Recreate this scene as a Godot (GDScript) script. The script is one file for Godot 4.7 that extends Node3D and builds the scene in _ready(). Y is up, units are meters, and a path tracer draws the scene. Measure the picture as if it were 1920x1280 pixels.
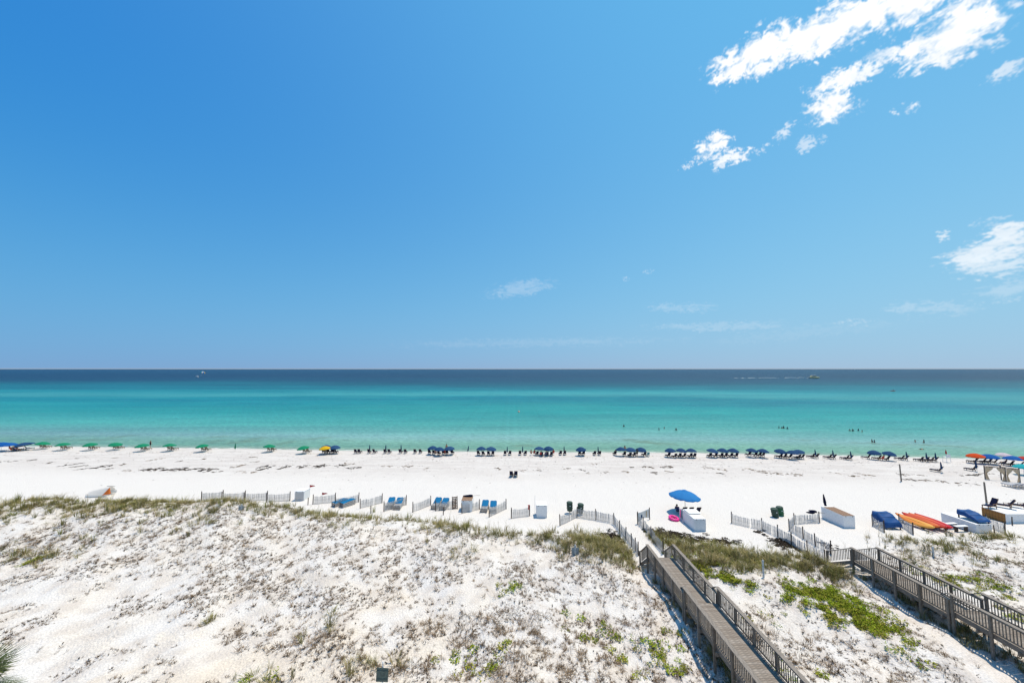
extends Node3D
# A wide Gulf beach seen from a balcony: sea, white sand, dunes, two boardwalks, rows of umbrellas and chairs.
# x runs along the shore, y is up, -z points out to sea. Distances seaward are written as positive d (z = -d).

const SHORE := [[-400.00, 105.61], [-129.47, 93.43], [-68.02, 90.66], [-33.01, 88.05], [0.00, 86.94], [42.21, 86.13], [71.22, 83.77], [107.81, 79.67], [400.00, 54.67]]
const CREST_H := [[-34.00, 1.90], [-27.00, 1.35], [-20.00, 0.95], [-8.00, 0.85], [7.00, 0.80], [10.00, 0.35], [16.00, 0.35], [20.00, 0.50], [27.00, 0.40], [31.00, 0.35], [38.00, 0.60]]
const CREST_D := [[-27.00, 43.50], [-20.00, 41.00], [-8.00, 39.00], [8.00, 36.00], [13.00, 33.00], [31.00, 33.50], [38.00, 36.00]]
const SKY_FIT := [Vector3(-0.0196, 0.1525, 0.6366), Vector3(-0.0531, -0.3337, -0.2573), Vector3(0.3616, 0.632, 0.2929), Vector3(0.1256, 0.2554, 0.1552), Vector3(0.1041, 0.0841, 0.0343), Vector3(-0.0903, 0.0359, 0.0826)]
# water colour by distance from the usual waterline (linear)
const SEA := [[60, 0.2849, 0.3621, 0.3032], [88, 0.2364, 0.3338, 0.2695], [90.5, 0.1439, 0.2977, 0.2292], [96, 0.1626, 0.3260, 0.2599], [104, 0.1800, 0.3441, 0.3392], [112, 0.1259, 0.3322, 0.3100], [126, 0.0680, 0.3114, 0.2846], [143, 0.0411, 0.2737, 0.2665], [160, 0.0210, 0.2542, 0.2489], [185, 0.0096, 0.2216, 0.2404], [214, 0.0040, 0.1675, 0.2123], [228, 0.0057, 0.2006, 0.2336], [246, 0.0441, 0.2801, 0.2859], [275, 0.0354, 0.2625, 0.2803], [320, 0.0099, 0.1989, 0.2282], [370, 0.0059, 0.1441, 0.1819], [460, 0.0040, 0.0811, 0.1105], [620, 0.0040, 0.0357, 0.0744], [900, 0.0040, 0.0189, 0.0529], [1600, 0.0040, 0.0258, 0.0670], [5000, 0.0111, 0.0375, 0.0868], [16000, 0.0185, 0.0467, 0.0895]]
const OPEN_UMBRELLAS := [[-116.8, 84.45, "blue"], [-114.15, 83.77, "blue"], [-112.46, 85.13, "navyflat"], [-110.45, 86.71, "green"], [-103.73, 85.22, "green"], [-97.48, 85.34, "green"], [-92.39, 85.86, "green"], [-84.11, 84.05, "green"], [-78.16, 84.17, "green"], [-70, 83.57, "green"], [-55.12, 83.66, "green"], [-46.06, 81.74, "green"], [-41.52, 82.32, "navy"], [-40.93, 80.92, "yellow"], [-39.36, 82.02, "navy"], [-17.4, 81.02, "navy"], [-15.66, 79.37, "navy"], [-13.61, 80.73, "navy"], [-6.7, 80.14, "navy"], [-4.63, 80.37, "navy"], [5.92, 80.63, "navy"], [8.05, 81.01, "navy"], [14.98, 80.01, "navy"], [23.55, 79.74, "navy"], [25.55, 79.55, "navy"], [27.74, 79.57, "navy"], [33.7, 78.51, "navy"], [35.68, 78.15, "navy"], [37.82, 77.92, "navy"], [42.33, 78.39, "navy"], [44.63, 78.45, "navy"], [46.93, 78.52, "navy"], [50.93, 78.59, "navy"], [52.91, 78.01, "navy"], [56.64, 78.19, "navy"], [57.74, 76.11, "navy"], [60.13, 77.48, "navy"], [75.45, 76.96, "navy"], [77.16, 75.82, "navy"], [91.96, 73.32, "orange"], [93.97, 72.76, "blue"], [98.12, 73.82, "pink"], [96.19, 70.95, "blue"], [97.19, 70.28, "red"], [88.39, 64.09, "teal"]]
const CLOSED_UMBRELLAS := [[-63.27, 84.39, "green", 0], [-31.72, 82.42, "navy", 2], [-28.17, 82.48, "navy", 1], [-24.74, 82.54, "navy", 2], [-9.88, 81.65, "navy", -9], [-1.04, 80.49, "navy", 0], [2.32, 80.53, "navy", 0], [11.41, 80.82, "navy", 0], [18.8, 80.53, "navy", 1], [63.69, 77.47, "navy", 5], [66.64, 76.64, "navy", 4], [69.11, 75.27, "navy", 6], [80.6, 75.38, "navy", 7], [83.02, 74.08, "navy", 1], [84.91, 74.14, "navy", 1], [75.69, 65.25, "navy", 6], [82.85, 66.09, "navy", 4]]
const NAVY_CHAIRS := [[-34.93, 82.71], [-34.11, 82.74], [-31.99, 82.8], [-30.8, 82.83], [-28.43, 82.87], [-27.48, 82.89], [-24.98, 82.94], [-23.91, 82.96], [-21.77, 83], [-20.58, 83.03], [-18.38, 82.27], [-17.27, 81.53], [-15.96, 80.83], [-15.16, 81.57], [-14.34, 81.58], [-13.23, 81.97], [-7.35, 80.96], [-6.26, 80.42], [-5.1, 80.43], [-4.17, 80.45], [-1.52, 81.05], [-0.47, 81.07], [1.75, 81.09], [2.92, 81.11], [5.45, 80.41], [6.41, 79.41], [7.58, 79.75], [8.5, 79.76], [10.64, 81.18], [11.58, 81.19], [14.79, 80.85], [15.61, 80.86], [18.06, 80.88], [19.11, 80.89], [22.5, 80.93], [24.28, 79.88], [25.11, 78.9], [26.13, 79.23], [28.43, 79.58], [33.18, 78.64], [34.13, 77.72], [35.28, 78.03], [36.19, 78.03], [37.54, 78.04], [38.44, 78.05], [41.88, 78.38], [43.02, 78.41], [44.29, 78.44], [45.21, 78.47], [46.36, 78.51], [47.51, 78.54], [51.43, 80.41], [52.61, 80.09], [53.19, 79.75], [54.01, 79.79], [56.52, 78.19], [57.2, 77.89], [58.11, 77.61], [59.45, 77.03], [60.49, 77.37], [63.47, 78.43], [64.23, 78.25], [66.32, 77.55], [67.07, 77.39], [68.96, 76.53], [69.64, 76.43], [74.7, 77.9], [75.7, 76.66], [76.59, 75.8], [80.48, 76.7], [81.2, 76.55], [82.76, 75.18], [83.76, 75.1], [84.57, 74.96], [85.47, 75], [92.01, 73.86], [93.31, 73.63], [94.17, 73.4], [95.39, 73.44], [95.81, 71.42], [96.37, 70.49], [75.71, 65.99], [82.87, 66.86], [-0.09, 62.62], [0.63, 62.62], [-40.97, 82.87], [-40.15, 82.9], [-39.38, 82.54]]
const WOOD_CHAIRS := [[-113.16, 89.02], [-112.3, 89.05], [-106.01, 87.27], [-105.16, 87.3], [-99.67, 87.45], [-98.81, 87.48], [-94.58, 88.11], [-93.72, 88.14], [-85.86, 86.02], [-85.01, 86.05], [-79.8, 86.18], [-78.95, 86.21], [-71.42, 85.53], [-70.57, 85.55], [-56.26, 85.74], [-55.42, 85.78], [-46.87, 83.58], [-46.05, 83.61], [-42.03, 82.6], [-41.29, 82.32], [-112.85, 83.79], [-112.74, 84.52]]
const TEAL_CHAIRS := [[-95.02, 90.21], [29.23, 79.58], [-112.73, 86.07]]
const STANDING := [[-89.54, 91.38, "a"], [-15.52, 87.5, "b"], [25.8, 84.42, "b"], [26.71, 78.91, "c"]]
const SEATED := [[4.19, 80.76, "a"], [4.91, 81.12, "b"], [6.16, 79.21, "b"], [7.16, 78.9, "c"], [9.16, 81.54, "b"], [22.66, 81.07, "a"], [-16.58, 80.48, "a"], [-14.72, 81.06, "b"], [-13.49, 82.12, "c"], [-41.6, 82.46, "a"], [75.49, 75.47, "b"], [95.53, 71.9, "c"], [-113.09, 83.44, "b"], [-112.14, 83.45, "c"]]
const SWIMMERS := [[37.67, 123.8], [46.93, 117.42], [49.71, 119.99], [51.92, 116.42], [87.86, 121.06], [88.43, 120.52], [89.04, 120.52], [89.47, 119.47], [106.42, 115.92], [106.33, 114.76], [109.1, 115.92], [108.42, 113.99], [95.79, 98.09], [96.22, 97.88], [107.66, 98.44], [108.75, 97.39]]
const FLOATING := [[99.85, 89.77]]
const FENCES := [[-42.06, 50.53, -39.62, 51.18], [-39.16, 50.33, -36.47, 50.98], [-36, 50.14, -33.28, 50.78], [-32.86, 49.95, -30.11, 50.58], [-26.22, 49.15, -23.67, 49.97], [-22.81, 48.19, -20.58, 50.07], [-19.39, 47.72, -17.33, 49.77], [-15.98, 46.63, -13.93, 49.08], [-12.34, 46.46, -10.63, 48.89], [-9.59, 46.91, -7.23, 47.84], [-6.17, 46.12, -4.13, 47.47], [-2.74, 44.86, -0.75, 47.57], [-0.09, 44.54, 2.13, 45.28], [5.41, 42.31, 7.79, 44.87, 9.87, 44.07, 11.53, 42.39, 11.63, 40.44, 11.75, 38.79, 11.84, 37.27, 11.93, 36.4, 11.96, 35.67], [14.26, 42.54, 14.51, 41.4, 14.44, 38.91, 14.35, 35.77], [25.34, 43.23, 27.55, 41.34, 27.79, 39.3, 27.84, 37.51, 28.05, 35.78, 28.2, 34.02], [30.28, 41, 32.26, 42.86, 35.56, 43.31], [30.28, 41, 30.17, 38.93, 30.11, 37.34, 30.27, 35.78], [40.8, 42.42, 39.99, 40.34], [43.97, 42.58, 42.44, 39.75], [53.86, 42.62, 52.59, 40.05]]
const LONE_POSTS := [[-26.69, 48.85], [-17.3, 45.84], [-8.36, 45.52], [51.19, 39.85], [56.87, 42.63]]
const BANNER := [[14.26, 42.54], [16.26, 44.31]]
const PATCHES := [[15.24, 38.44, 1.36, 1.75, "grass", 12, 1], [17.48, 36.36, 2.57, 2.21, "grass", 12, 1], [19.93, 34.42, 2.67, 2.17, "grass", 12, 1], [22.94, 33.87, 2.63, 1.9, "grass", 12, 1], [25.42, 32.79, 2.08, 1.2, "grass", 14, 1], [26.38, 31.76, 0.89, 1.58, "grass", 14, 1], [8.27, 36.51, 2.58, 3.09, "grass", 12, 1], [10.38, 35.82, 1.52, 2.5, "grass", 16, 1], [17.45, 33.42, 2.36, 1.04, "grass", 12, 1], [19.66, 31.72, 1.79, 0.81, "grass", 8, 1], [-55.41, 42.22, 3.61, 4.48, "grass", 9, 1], [-50.86, 42.46, 3.63, 1.21, "grass", 10, 1], [-46.5, 42.9, 3.67, 4.33, "grass", 7, 1], [-41.13, 43.03, 3.07, 4.17, "grass", 6, 1], [-37.78, 44.13, 2.52, 4.23, "grass", 7, 1], [-32.96, 42.77, 2.14, 4.61, "grass", 7, 1], [-30, 42.93, 2.45, 0.93, "grass", 6, 1], [-27.29, 43.51, 1.86, 2.75, "grass", 6, 1], [-24.44, 42.9, 2.14, 1.47, "grass", 7, 1], [-20.96, 42.07, 2.1, 2.17, "grass", 7, 1], [-18.02, 40.85, 1.45, 2.37, "grass", 5, 1], [-16.6, 43.22, 1.54, 2.31, "grass", 4, 1], [-13.63, 42.59, 1.21, 1.9, "grass", 4, 1], [-11.41, 42.24, 1.8, 2.01, "grass", 5, 1], [-7.95, 40, 1.7, 2.36, "grass", 6, 1], [-5.5, 38.76, 2.2, 2.69, "grass", 5, 1], [-2.16, 38.04, 2.16, 1.54, "grass", 4, 1], [1.06, 37.48, 2.66, 1.66, "grass", 4, 1], [4.14, 36.57, 2.33, 2.25, "grass", 6, 1], [6.47, 35.16, 1.99, 3.04, "grass", 8, 1], [9.14, 35.89, 2.28, 3.24, "grass", 10, 1], [10.82, 35.64, 1.11, 2.18, "grass", 10, 1], [4.81, 34.06, 1.44, 1.2, "grass", 4, 1], [16.74, 37.56, 1.49, 2.43, "grass", 8, 1], [18.11, 35.61, 2.26, 2.3, "grass", 9, 1], [20.16, 34, 2.4, 2.04, "grass", 9, 1], [22.94, 33.87, 2.39, 1.9, "grass", 9, 1], [25.13, 33.01, 2.33, 1.33, "grass", 10, 1], [26.49, 32.15, 1.36, 1.64, "grass", 10, 1], [17.46, 32.61, 1.84, 1.06, "grass", 6, 1], [38.33, 36.58, 2.59, 1.25, "grass", 3, 1], [41.15, 36.34, 2.06, 1.67, "grass", 4, 1], [37.63, 34.6, 1.95, 0.92, "grass", 6, 1], [35.48, 33.98, 1.2, 0.85, "grass", 5, 1], [41.15, 35.07, 1.98, 1.43, "grass", 3, 1], [48.13, 38.59, 2.73, 1.38, "grass", 5, 1], [50.06, 37.99, 1.61, 1.65, "grass", 5, 1], [41.17, 32.78, 2.78, 1.35, "grass", 2, 1], [37.11, 37.96, 1.34, 1.28, "grass", 2, 1], [-20.59, 26.14, 0.51, 0.61, "grass", 10, 1], [-43.29, 34.07, 3.37, 1.22, "grass", 4, 1], [-41.34, 33.48, 0.71, 0.55, "grass", 14, 1], [-8.41, 22.52, 1.09, 0.5, "grass", 8, 1], [-6.34, 22.4, 0.93, 0.56, "grass", 6, 1], [-9, 21.75, 0.45, 0.5, "grass", 8, 1], [-12.07, 21.87, 1.21, 0.5, "grass", 3, 1], [-14.3, 21.61, 1.19, 0.5, "grass", 4, 1], [-12.45, 24.85, 1.38, 1.49, "grass", 2.5, 1], [-4.29, 33.77, 2.86, 0.86, "grass", 2, 1], [16.62, 35.64, 1.76, 1.37, "cover", 5, 1], [18.51, 33.63, 2.37, 1.15, "cover", 6, 1], [21.71, 32.75, 2.31, 1.28, "cover", 5, 1], [16.27, 32.98, 1.16, 0.54, "cover", 14, 1], [16.69, 32.05, 0.99, 0.79, "cover", 30, 1], [17.43, 30.62, 1.08, 0.82, "cover", 34, 1], [18.15, 29.39, 0.91, 0.5, "cover", 16, 1], [20.12, 28.15, 0.99, 0.5, "cover", 10, 1], [23.24, 29.07, 1.83, 0.74, "cover", 34, 1], [23.28, 27.73, 2.33, 0.96, "cover", 40, 1], [23.59, 26.41, 2.03, 0.95, "cover", 36, 1], [24, 25.34, 1.59, 0.73, "cover", 30, 1], [24.27, 24.26, 1.01, 0.59, "cover", 12, 1], [21.11, 27.91, 1.17, 0.53, "cover", 22, 1], [9.15, 23.57, 1.14, 1.13, "cover", 7, 1], [9.57, 22.35, 0.93, 0.78, "cover", 9, 1], [7.52, 22.67, 1.1, 1.06, "cover", 4, 1], [-1.38, 22.28, 0.43, 0.5, "cover", 9, 1], [-3.52, 23.14, 1.6, 1.01, "cover", 2.5, 1], [-0.66, 23.67, 0.82, 1.04, "cover", 3, 1], [10.6, 24.6, 0.68, 0.61, "cover", 6, 1], [0, 29.12, 0.41, 0.5, "cover", 14, 1], [-0.61, 28.81, 0.24, 0.5, "cover", 18, 1], [17.8, 26.05, 1.82, 0.73, "cover", 2, 1], [36.09, 28.92, 2.43, 1.43, "cover", 5, 1], [34.79, 29.85, 1.68, 1.33, "cover", 5, 1], [37.62, 30.42, 1.07, 0.5, "cover", 14, 1], [37.63, 29.32, 0.82, 0.5, "cover", 14, 1], [34.57, 26.34, 1.1, 1.06, "cover", 4, 1], [23.14, 22.6, 1.56, 0.61, "cover", 4, 1], [15.75, 21.94, 1.82, 0.92, "cover", 2, 1], [23.79, 23.49, 0.98, 0.54, "cover", 6, 1], [-14.34, 21.67, 1.49, 0.5, "cover", 5, 1], [-42.31, 33.69, 0.57, 0.5, "cover", 20, 1], [35.14, 32.81, 0.65, 0.5, "cover", 12, 1], [5.79, 24.53, 2.04, 1.94, "cover", 3, 1], [16.98, 36.38, 2.57, 1.94, "brush", 5, 1], [19.72, 34.07, 2.89, 1.87, "brush", 5, 1], [23.15, 33.5, 2.83, 1.63, "brush", 5, 1], [25.71, 32.58, 2.07, 0.9, "brush", 6, 1], [-45.29, 37.13, 6.85, 3.54, "brush", 5, 1], [-35.01, 37.39, 7.96, 3.43, "brush", 5, 1], [-23.88, 36.64, 6.23, 3.68, "brush", 4.5, 1], [-12.7, 34.55, 5.86, 3.94, "brush", 4, 1], [-32.77, 32.74, 6.92, 2.01, "brush", 2.5, 1], [-18.86, 30.5, 6.86, 2.76, "brush", 3, 1], [-9.29, 31.44, 6.19, 2.76, "brush", 3, 1], [-0.43, 30.4, 5.99, 3.09, "brush", 2.5, 1], [6.65, 29.6, 3.74, 2.72, "brush", 3.5, 1], [-2.11, 25.27, 4.22, 1.64, "brush", 8, 1], [-5.02, 25.76, 2.15, 1.13, "brush", 10, 1], [-0.69, 24.77, 2.07, 1.13, "brush", 10, 1], [2.97, 23.76, 3.96, 2.35, "brush", 9, 1], [6.71, 25.36, 2.47, 2.4, "brush", 6, 1], [-13.87, 24.94, 2.08, 2.05, "brush", 7, 1], [-11.85, 23.73, 1.65, 1.25, "brush", 8, 1], [-8.09, 22.51, 2.18, 0.72, "brush", 10, 1], [-6.24, 22.58, 1.56, 0.88, "brush", 10, 1], [-10.31, 23.95, 2.66, 1.73, "brush", 5, 1], [-17.15, 25.67, 2.14, 2.02, "brush", 3, 1], [-22.19, 28.29, 3.96, 2.31, "brush", 3, 1], [-45.92, 34.92, 3.95, 1.47, "brush", 7, 1], [1.2, 21.65, 4.48, 1.14, "brush", 9, 1], [6.36, 21.95, 2.42, 1.18, "brush", 9, 1], [-3.36, 22.12, 3.05, 1.01, "brush", 7, 1], [12.77, 24.79, 1.38, 2.83, "brush", 3, 1], [15.66, 24.51, 2.72, 2.26, "brush", 5, 1], [17.8, 22.98, 3.18, 1.67, "brush", 6, 1], [21.3, 23.99, 2, 1.1, "brush", 4, 1], [20.73, 21.78, 3.61, 0.89, "brush", 7, 1], [16.73, 27.2, 2.28, 1.08, "brush", 3, 1], [30.48, 26.63, 2.97, 2.02, "brush", 3, 1], [39.69, 31.67, 3.57, 1.65, "brush", 3, 1], [36.97, 32.79, 2.77, 1.49, "brush", 4, 1], [9.51, 28.29, 1.58, 4.37, "brush", 4, 1], [9.06, 21.23, 1.75, 0.55, "brush", 8, 1], [10.66, 39.57, 1.57, 1.1, "wrack", 30, 1], [11.51, 38.7, 0.99, 0.93, "wrack", 30, 1], [16.06, 40.44, 1.43, 0.94, "wrack", 40, 1], [17.77, 39.78, 1.41, 0.78, "wrack", 36, 1], [19.27, 38.87, 1.65, 0.65, "wrack", 26, 1], [21.71, 38.34, 1.63, 0.67, "wrack", 20, 1], [27.37, 38.28, 1.19, 0.71, "wrack", 36, 1], [27.83, 37.13, 1.31, 0.93, "wrack", 36, 1], [28.73, 36.3, 1.03, 0.61, "wrack", 30, 1], [26.95, 40.42, 0.69, 0.5, "wrack", 14, 1], [30.11, 36.72, 0.93, 0.52, "wrack", 26, 1], [31.1, 37.57, 0.8, 0.5, "wrack", 20, 1], [11.9, 19, 0.7, 0.9, "grass", 5, 1], [11.9, 19.5, 0.8, 0.9, "brush", 7, 1], [11.9, 20.4, 0.7, 0.9, "grass", 5, 1], [11.9, 20.9, 0.8, 0.9, "brush", 7, 1], [11.9, 21.8, 0.7, 0.9, "grass", 5, 1], [11.9, 22.3, 0.8, 0.9, "brush", 7, 1], [11.9, 23.2, 0.7, 0.9, "grass", 5, 1], [11.9, 23.7, 0.8, 0.9, "brush", 7, 1], [11.9, 24.6, 0.7, 0.9, "grass", 5, 1], [11.9, 25.1, 0.8, 0.9, "brush", 7, 1], [11.9, 26, 0.7, 0.9, "grass", 5, 1], [11.9, 26.5, 0.8, 0.9, "brush", 7, 1], [11.9, 27.4, 0.7, 0.9, "grass", 5, 1], [11.9, 27.9, 0.8, 0.9, "brush", 7, 1], [11.9, 28.8, 0.7, 0.9, "grass", 5, 1], [11.9, 29.3, 0.8, 0.9, "brush", 7, 1], [11.9, 30.2, 0.7, 0.9, "grass", 5, 1], [11.9, 30.7, 0.8, 0.9, "brush", 7, 1], [11.9, 31.6, 0.7, 0.9, "grass", 5, 1], [11.9, 32.1, 0.8, 0.9, "brush", 7, 1], [12.9, 19, 0.7, 0.9, "grass", 5, 1], [12.9, 19.5, 0.8, 0.9, "brush", 7, 1], [12.9, 20.4, 0.7, 0.9, "grass", 5, 1], [12.9, 20.9, 0.8, 0.9, "brush", 7, 1], [12.9, 21.8, 0.7, 0.9, "grass", 5, 1], [12.9, 22.3, 0.8, 0.9, "brush", 7, 1], [12.9, 23.2, 0.7, 0.9, "grass", 5, 1], [12.9, 23.7, 0.8, 0.9, "brush", 7, 1], [12.9, 24.6, 0.7, 0.9, "grass", 5, 1], [12.9, 25.1, 0.8, 0.9, "brush", 7, 1], [12.9, 26, 0.7, 0.9, "grass", 5, 1], [12.9, 26.5, 0.8, 0.9, "brush", 7, 1], [12.9, 27.4, 0.7, 0.9, "grass", 5, 1], [12.9, 27.9, 0.8, 0.9, "brush", 7, 1], [12.9, 28.8, 0.7, 0.9, "grass", 5, 1], [12.9, 29.3, 0.8, 0.9, "brush", 7, 1], [12.9, 30.2, 0.7, 0.9, "grass", 5, 1], [12.9, 30.7, 0.8, 0.9, "brush", 7, 1], [12.9, 31.6, 0.7, 0.9, "grass", 5, 1], [12.9, 32.1, 0.8, 0.9, "brush", 7, 1], [28.9, 22, 0.7, 0.9, "grass", 5, 1], [28.9, 22.5, 0.8, 0.9, "brush", 7, 1], [28.9, 23.4, 0.7, 0.9, "grass", 5, 1], [28.9, 23.9, 0.8, 0.9, "brush", 7, 1], [28.9, 24.8, 0.7, 0.9, "grass", 5, 1], [28.9, 25.3, 0.8, 0.9, "brush", 7, 1], [28.9, 26.2, 0.7, 0.9, "grass", 5, 1], [28.9, 26.7, 0.8, 0.9, "brush", 7, 1], [28.9, 27.6, 0.7, 0.9, "grass", 5, 1], [28.9, 28.1, 0.8, 0.9, "brush", 7, 1], [28.9, 29, 0.7, 0.9, "grass", 5, 1], [28.9, 29.5, 0.8, 0.9, "brush", 7, 1], [28.9, 30.4, 0.7, 0.9, "grass", 5, 1], [28.9, 30.9, 0.8, 0.9, "brush", 7, 1], [28.9, 31.8, 0.7, 0.9, "grass", 5, 1], [28.9, 32.3, 0.8, 0.9, "brush", 7, 1], [30, 22, 0.7, 0.9, "grass", 5, 1], [30, 22.5, 0.8, 0.9, "brush", 7, 1], [30, 23.4, 0.7, 0.9, "grass", 5, 1], [30, 23.9, 0.8, 0.9, "brush", 7, 1], [30, 24.8, 0.7, 0.9, "grass", 5, 1], [30, 25.3, 0.8, 0.9, "brush", 7, 1], [30, 26.2, 0.7, 0.9, "grass", 5, 1], [30, 26.7, 0.8, 0.9, "brush", 7, 1], [30, 27.6, 0.7, 0.9, "grass", 5, 1], [30, 28.1, 0.8, 0.9, "brush", 7, 1], [30, 29, 0.7, 0.9, "grass", 5, 1], [30, 29.5, 0.8, 0.9, "brush", 7, 1], [30, 30.4, 0.7, 0.9, "grass", 5, 1], [30, 30.9, 0.8, 0.9, "brush", 7, 1], [30, 31.8, 0.7, 0.9, "grass", 5, 1], [30, 32.3, 0.8, 0.9, "brush", 7, 1]]
const BARE_SAND := [[-26.61, 25.17, 4.61, 1.71], [-35.99, 29.17, 2.88, 1.36], [-28.48, 22.88, 1.93, 0.93], [-27.91, 30.13, 2.55, 1.32], [-17.43, 23.32, 2.63, 1.54], [-14.68, 30.7, 3.03, 0.85], [-3.29, 29.3, 3.71, 1.09], [-13.81, 22.7, 1.28, 0.97], [6.88, 27.34, 2.31, 0.81], [-8.95, 26.7, 2.26, 0.79], [15.08, 28.34, 2, 0.93], [19.41, 26.73, 2.26, 0.54], [31.57, 30.36, 2.14, 0.85], [28.28, 22.95, 1.94, 1.34], [0, 33.81, 3.81, 0.94], [19.95, 30.82, 2.6, 0.91]]
const WRACK_STREAKS := [[-100.34, 72.65, -99.65, 72.99, 0.35, 1], [-99.26, 73, -98.54, 73.82, 0.35, 1], [-97.41, 73.47, -96.03, 74.44, 0.4, 1], [-90.6, 71.57, -89.51, 72.14, 0.5, 0.7], [-84.89, 69.47, -83.58, 72.17, 0.5, 1.2], [-81.43, 68.67, -80.41, 70.01, 0.5, 1.1], [-78.84, 66.83, -77.58, 67.7, 0.4, 1], [-77.17, 68.19, -75.55, 69.83, 0.8, 1.2], [-74.13, 67.23, -73.01, 67.52, 0.4, 0.8], [-73.9, 70.04, -74.81, 72.22, 0.3, 0.7], [-66.61, 67.56, -62.25, 66.92, 0.7, 1.6], [-62.25, 66.92, -58.66, 66.94, 0.7, 1.6], [-58.66, 66.94, -56.78, 68.12, 0.5, 1.5], [-55.91, 66.68, -53.6, 67.36, 0.8, 1.4], [-52.44, 65.5, -51.65, 65.69, 0.4, 1], [-66.27, 73.68, -65.33, 74.41, 0.3, 0.9], [-63.48, 75.69, -63.02, 76.61, 0.3, 0.7], [-54.83, 77.69, -53.92, 77.99, 0.3, 0.6], [-96.61, 81.01, -95.26, 81.34, 0.2, 0.4], [-89.48, 76.24, -88.93, 76.25, 0.2, 0.7], [-82.83, 76.69, -82.02, 77.09, 0.25, 0.7], [-70.3, 66.58, -67.91, 66.12, 0.4, 0.4], [-73.2, 73.98, -71.62, 76.51, 0.4, 0.3], [-51.81, 68.66, -50.74, 70.23, 0.5, 0.4], [-47.26, 65.18, -45.3, 65.55, 0.3, 0.3], [-46.91, 68, -46.11, 70.48, 0.45, 1.2], [-45.55, 66.76, -44.79, 69.44, 0.55, 1.4], [-42.22, 67.75, -42.03, 71.07, 0.5, 1], [-40.08, 69.48, -38.45, 69.7, 0.8, 1.2], [-37.15, 69.61, -35.05, 70.16, 0.9, 1.4], [-33.05, 70.18, -31.75, 70.94, 0.7, 1.2], [-30.29, 68.53, -27.91, 68.14, 0.5, 1], [-24.18, 69.37, -23.01, 69.59, 0.9, 0.5], [-21.01, 69.18, -18.85, 69.92, 0.8, 0.6], [-16.27, 67.59, -14.98, 67.79, 0.4, 0.6], [-54.97, 77.69, -54.06, 77.99, 0.3, 0.7], [-51.48, 72.66, -50.81, 73.37, 0.3, 0.7], [-51.7, 69.17, -51.15, 70.44, 0.4, 0.5], [-48.93, 65.53, -43.66, 65.38, 0.3, 0.25], [-32.39, 72.06, -30.06, 72.07, 0.6, 0.35], [-3.09, 68.17, -1.99, 67.16, 0.5, 0.7], [4.66, 66.65, 5.43, 66.88, 0.7, 0.7], [12.12, 67.04, 12.88, 67.05, 0.4, 1], [15.35, 72.31, 16.32, 72.04, 0.4, 0.5], [24.27, 69.04, 26.23, 69.05, 0.4, 0.7], [24.39, 65.23, 25.13, 65.23, 0.4, 1], [19.9, 65.72, 20.61, 65.58, 0.4, 0.6], [9.62, 68.2, 10.81, 68.36, 0.5, 0.5], [16.01, 65.07, 17.15, 65.21, 0.5, 0.5], [12.91, 64.85, 13.56, 64.85, 0.4, 0.6], [21.91, 69.04, 22.7, 69.04, 0.3, 0.9], [1.25, 66.64, 2.19, 66.64, 0.4, 0.4], [27.72, 69.46, 30.11, 69.06, 0.6, 0.8], [24.33, 65.23, 25.35, 65.23, 0.3, 1], [24.27, 69.21, 26.17, 69.05, 0.4, 0.7], [27.76, 66.33, 28.63, 65.74, 0.5, 0.5], [41.69, 67.49, 44.4, 67.52, 0.5, 0.4], [43.38, 66, 46.36, 64.94, 0.9, 0.45], [46.36, 64.94, 49.87, 64.48, 0.7, 0.5], [36, 64.89, 36.9, 64.54, 0.4, 1], [36.91, 67.87, 38.4, 67.1, 0.5, 0.35], [34.66, 69.9, 37.19, 69.08, 0.5, 0.25], [56.27, 65.32, 58.6, 63.69, 0.7, 0.4], [60.04, 65.22, 61.71, 63.71, 0.5, 0.5], [66.9, 63.76, 68.3, 64.09, 0.4, 0.8], [64.42, 60.97, 67.09, 60.88, 0.5, 0.9], [66.89, 60.7, 70.94, 59.21, 0.5, 0.7], [72.32, 58.78, 72.95, 58.41, 0.4, 1], [76.69, 64.19, 78.73, 63.88, 0.3, 1.1], [78.73, 63.88, 81.78, 64.25, 0.3, 1.1], [69.2, 63.97, 70.84, 63.6, 0.3, 0.7], [83.03, 65.62, 84.09, 65.09, 0.3, 0.9]]
const SUBMERGED_WEED := [[-128.14, 102.48, -127.14, 106.87, 1.2], [-113.31, 104.83, -112.07, 106.87, 1.6], [-114.13, 100.6, -111.53, 101.53, 1], [-118.56, 100.05, -117.18, 101.35, 1.2], [-79.55, 97.05, -79.83, 101.35, 1.4], [-85.6, 105.23, -82.6, 106.25, 1.2], [-73.42, 97.74, -69.48, 99.15, 1.5], [-73.82, 98.27, -71.31, 103.84, 1.8], [-59.77, 95.7, -59.09, 99.15, 1.6], [-55.02, 102.87, -53.06, 104.83, 1.6], [-45.6, 100.97, -44.31, 101.35, 1.2], [1.22, 93.67, 6.35, 94.3, 1.2], [32.91, 100.44, 36.42, 98.3, 2.2], [34.08, 98.3, 41.33, 95.6, 1.4], [90.72, 97.65, 94.47, 96.37, 1], [97.86, 95.12, 106.59, 94.87, 1], [106.59, 94.87, 113.15, 91.9, 1.2], [78.21, 102.67, 80.79, 100.44, 0.8]]
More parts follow.
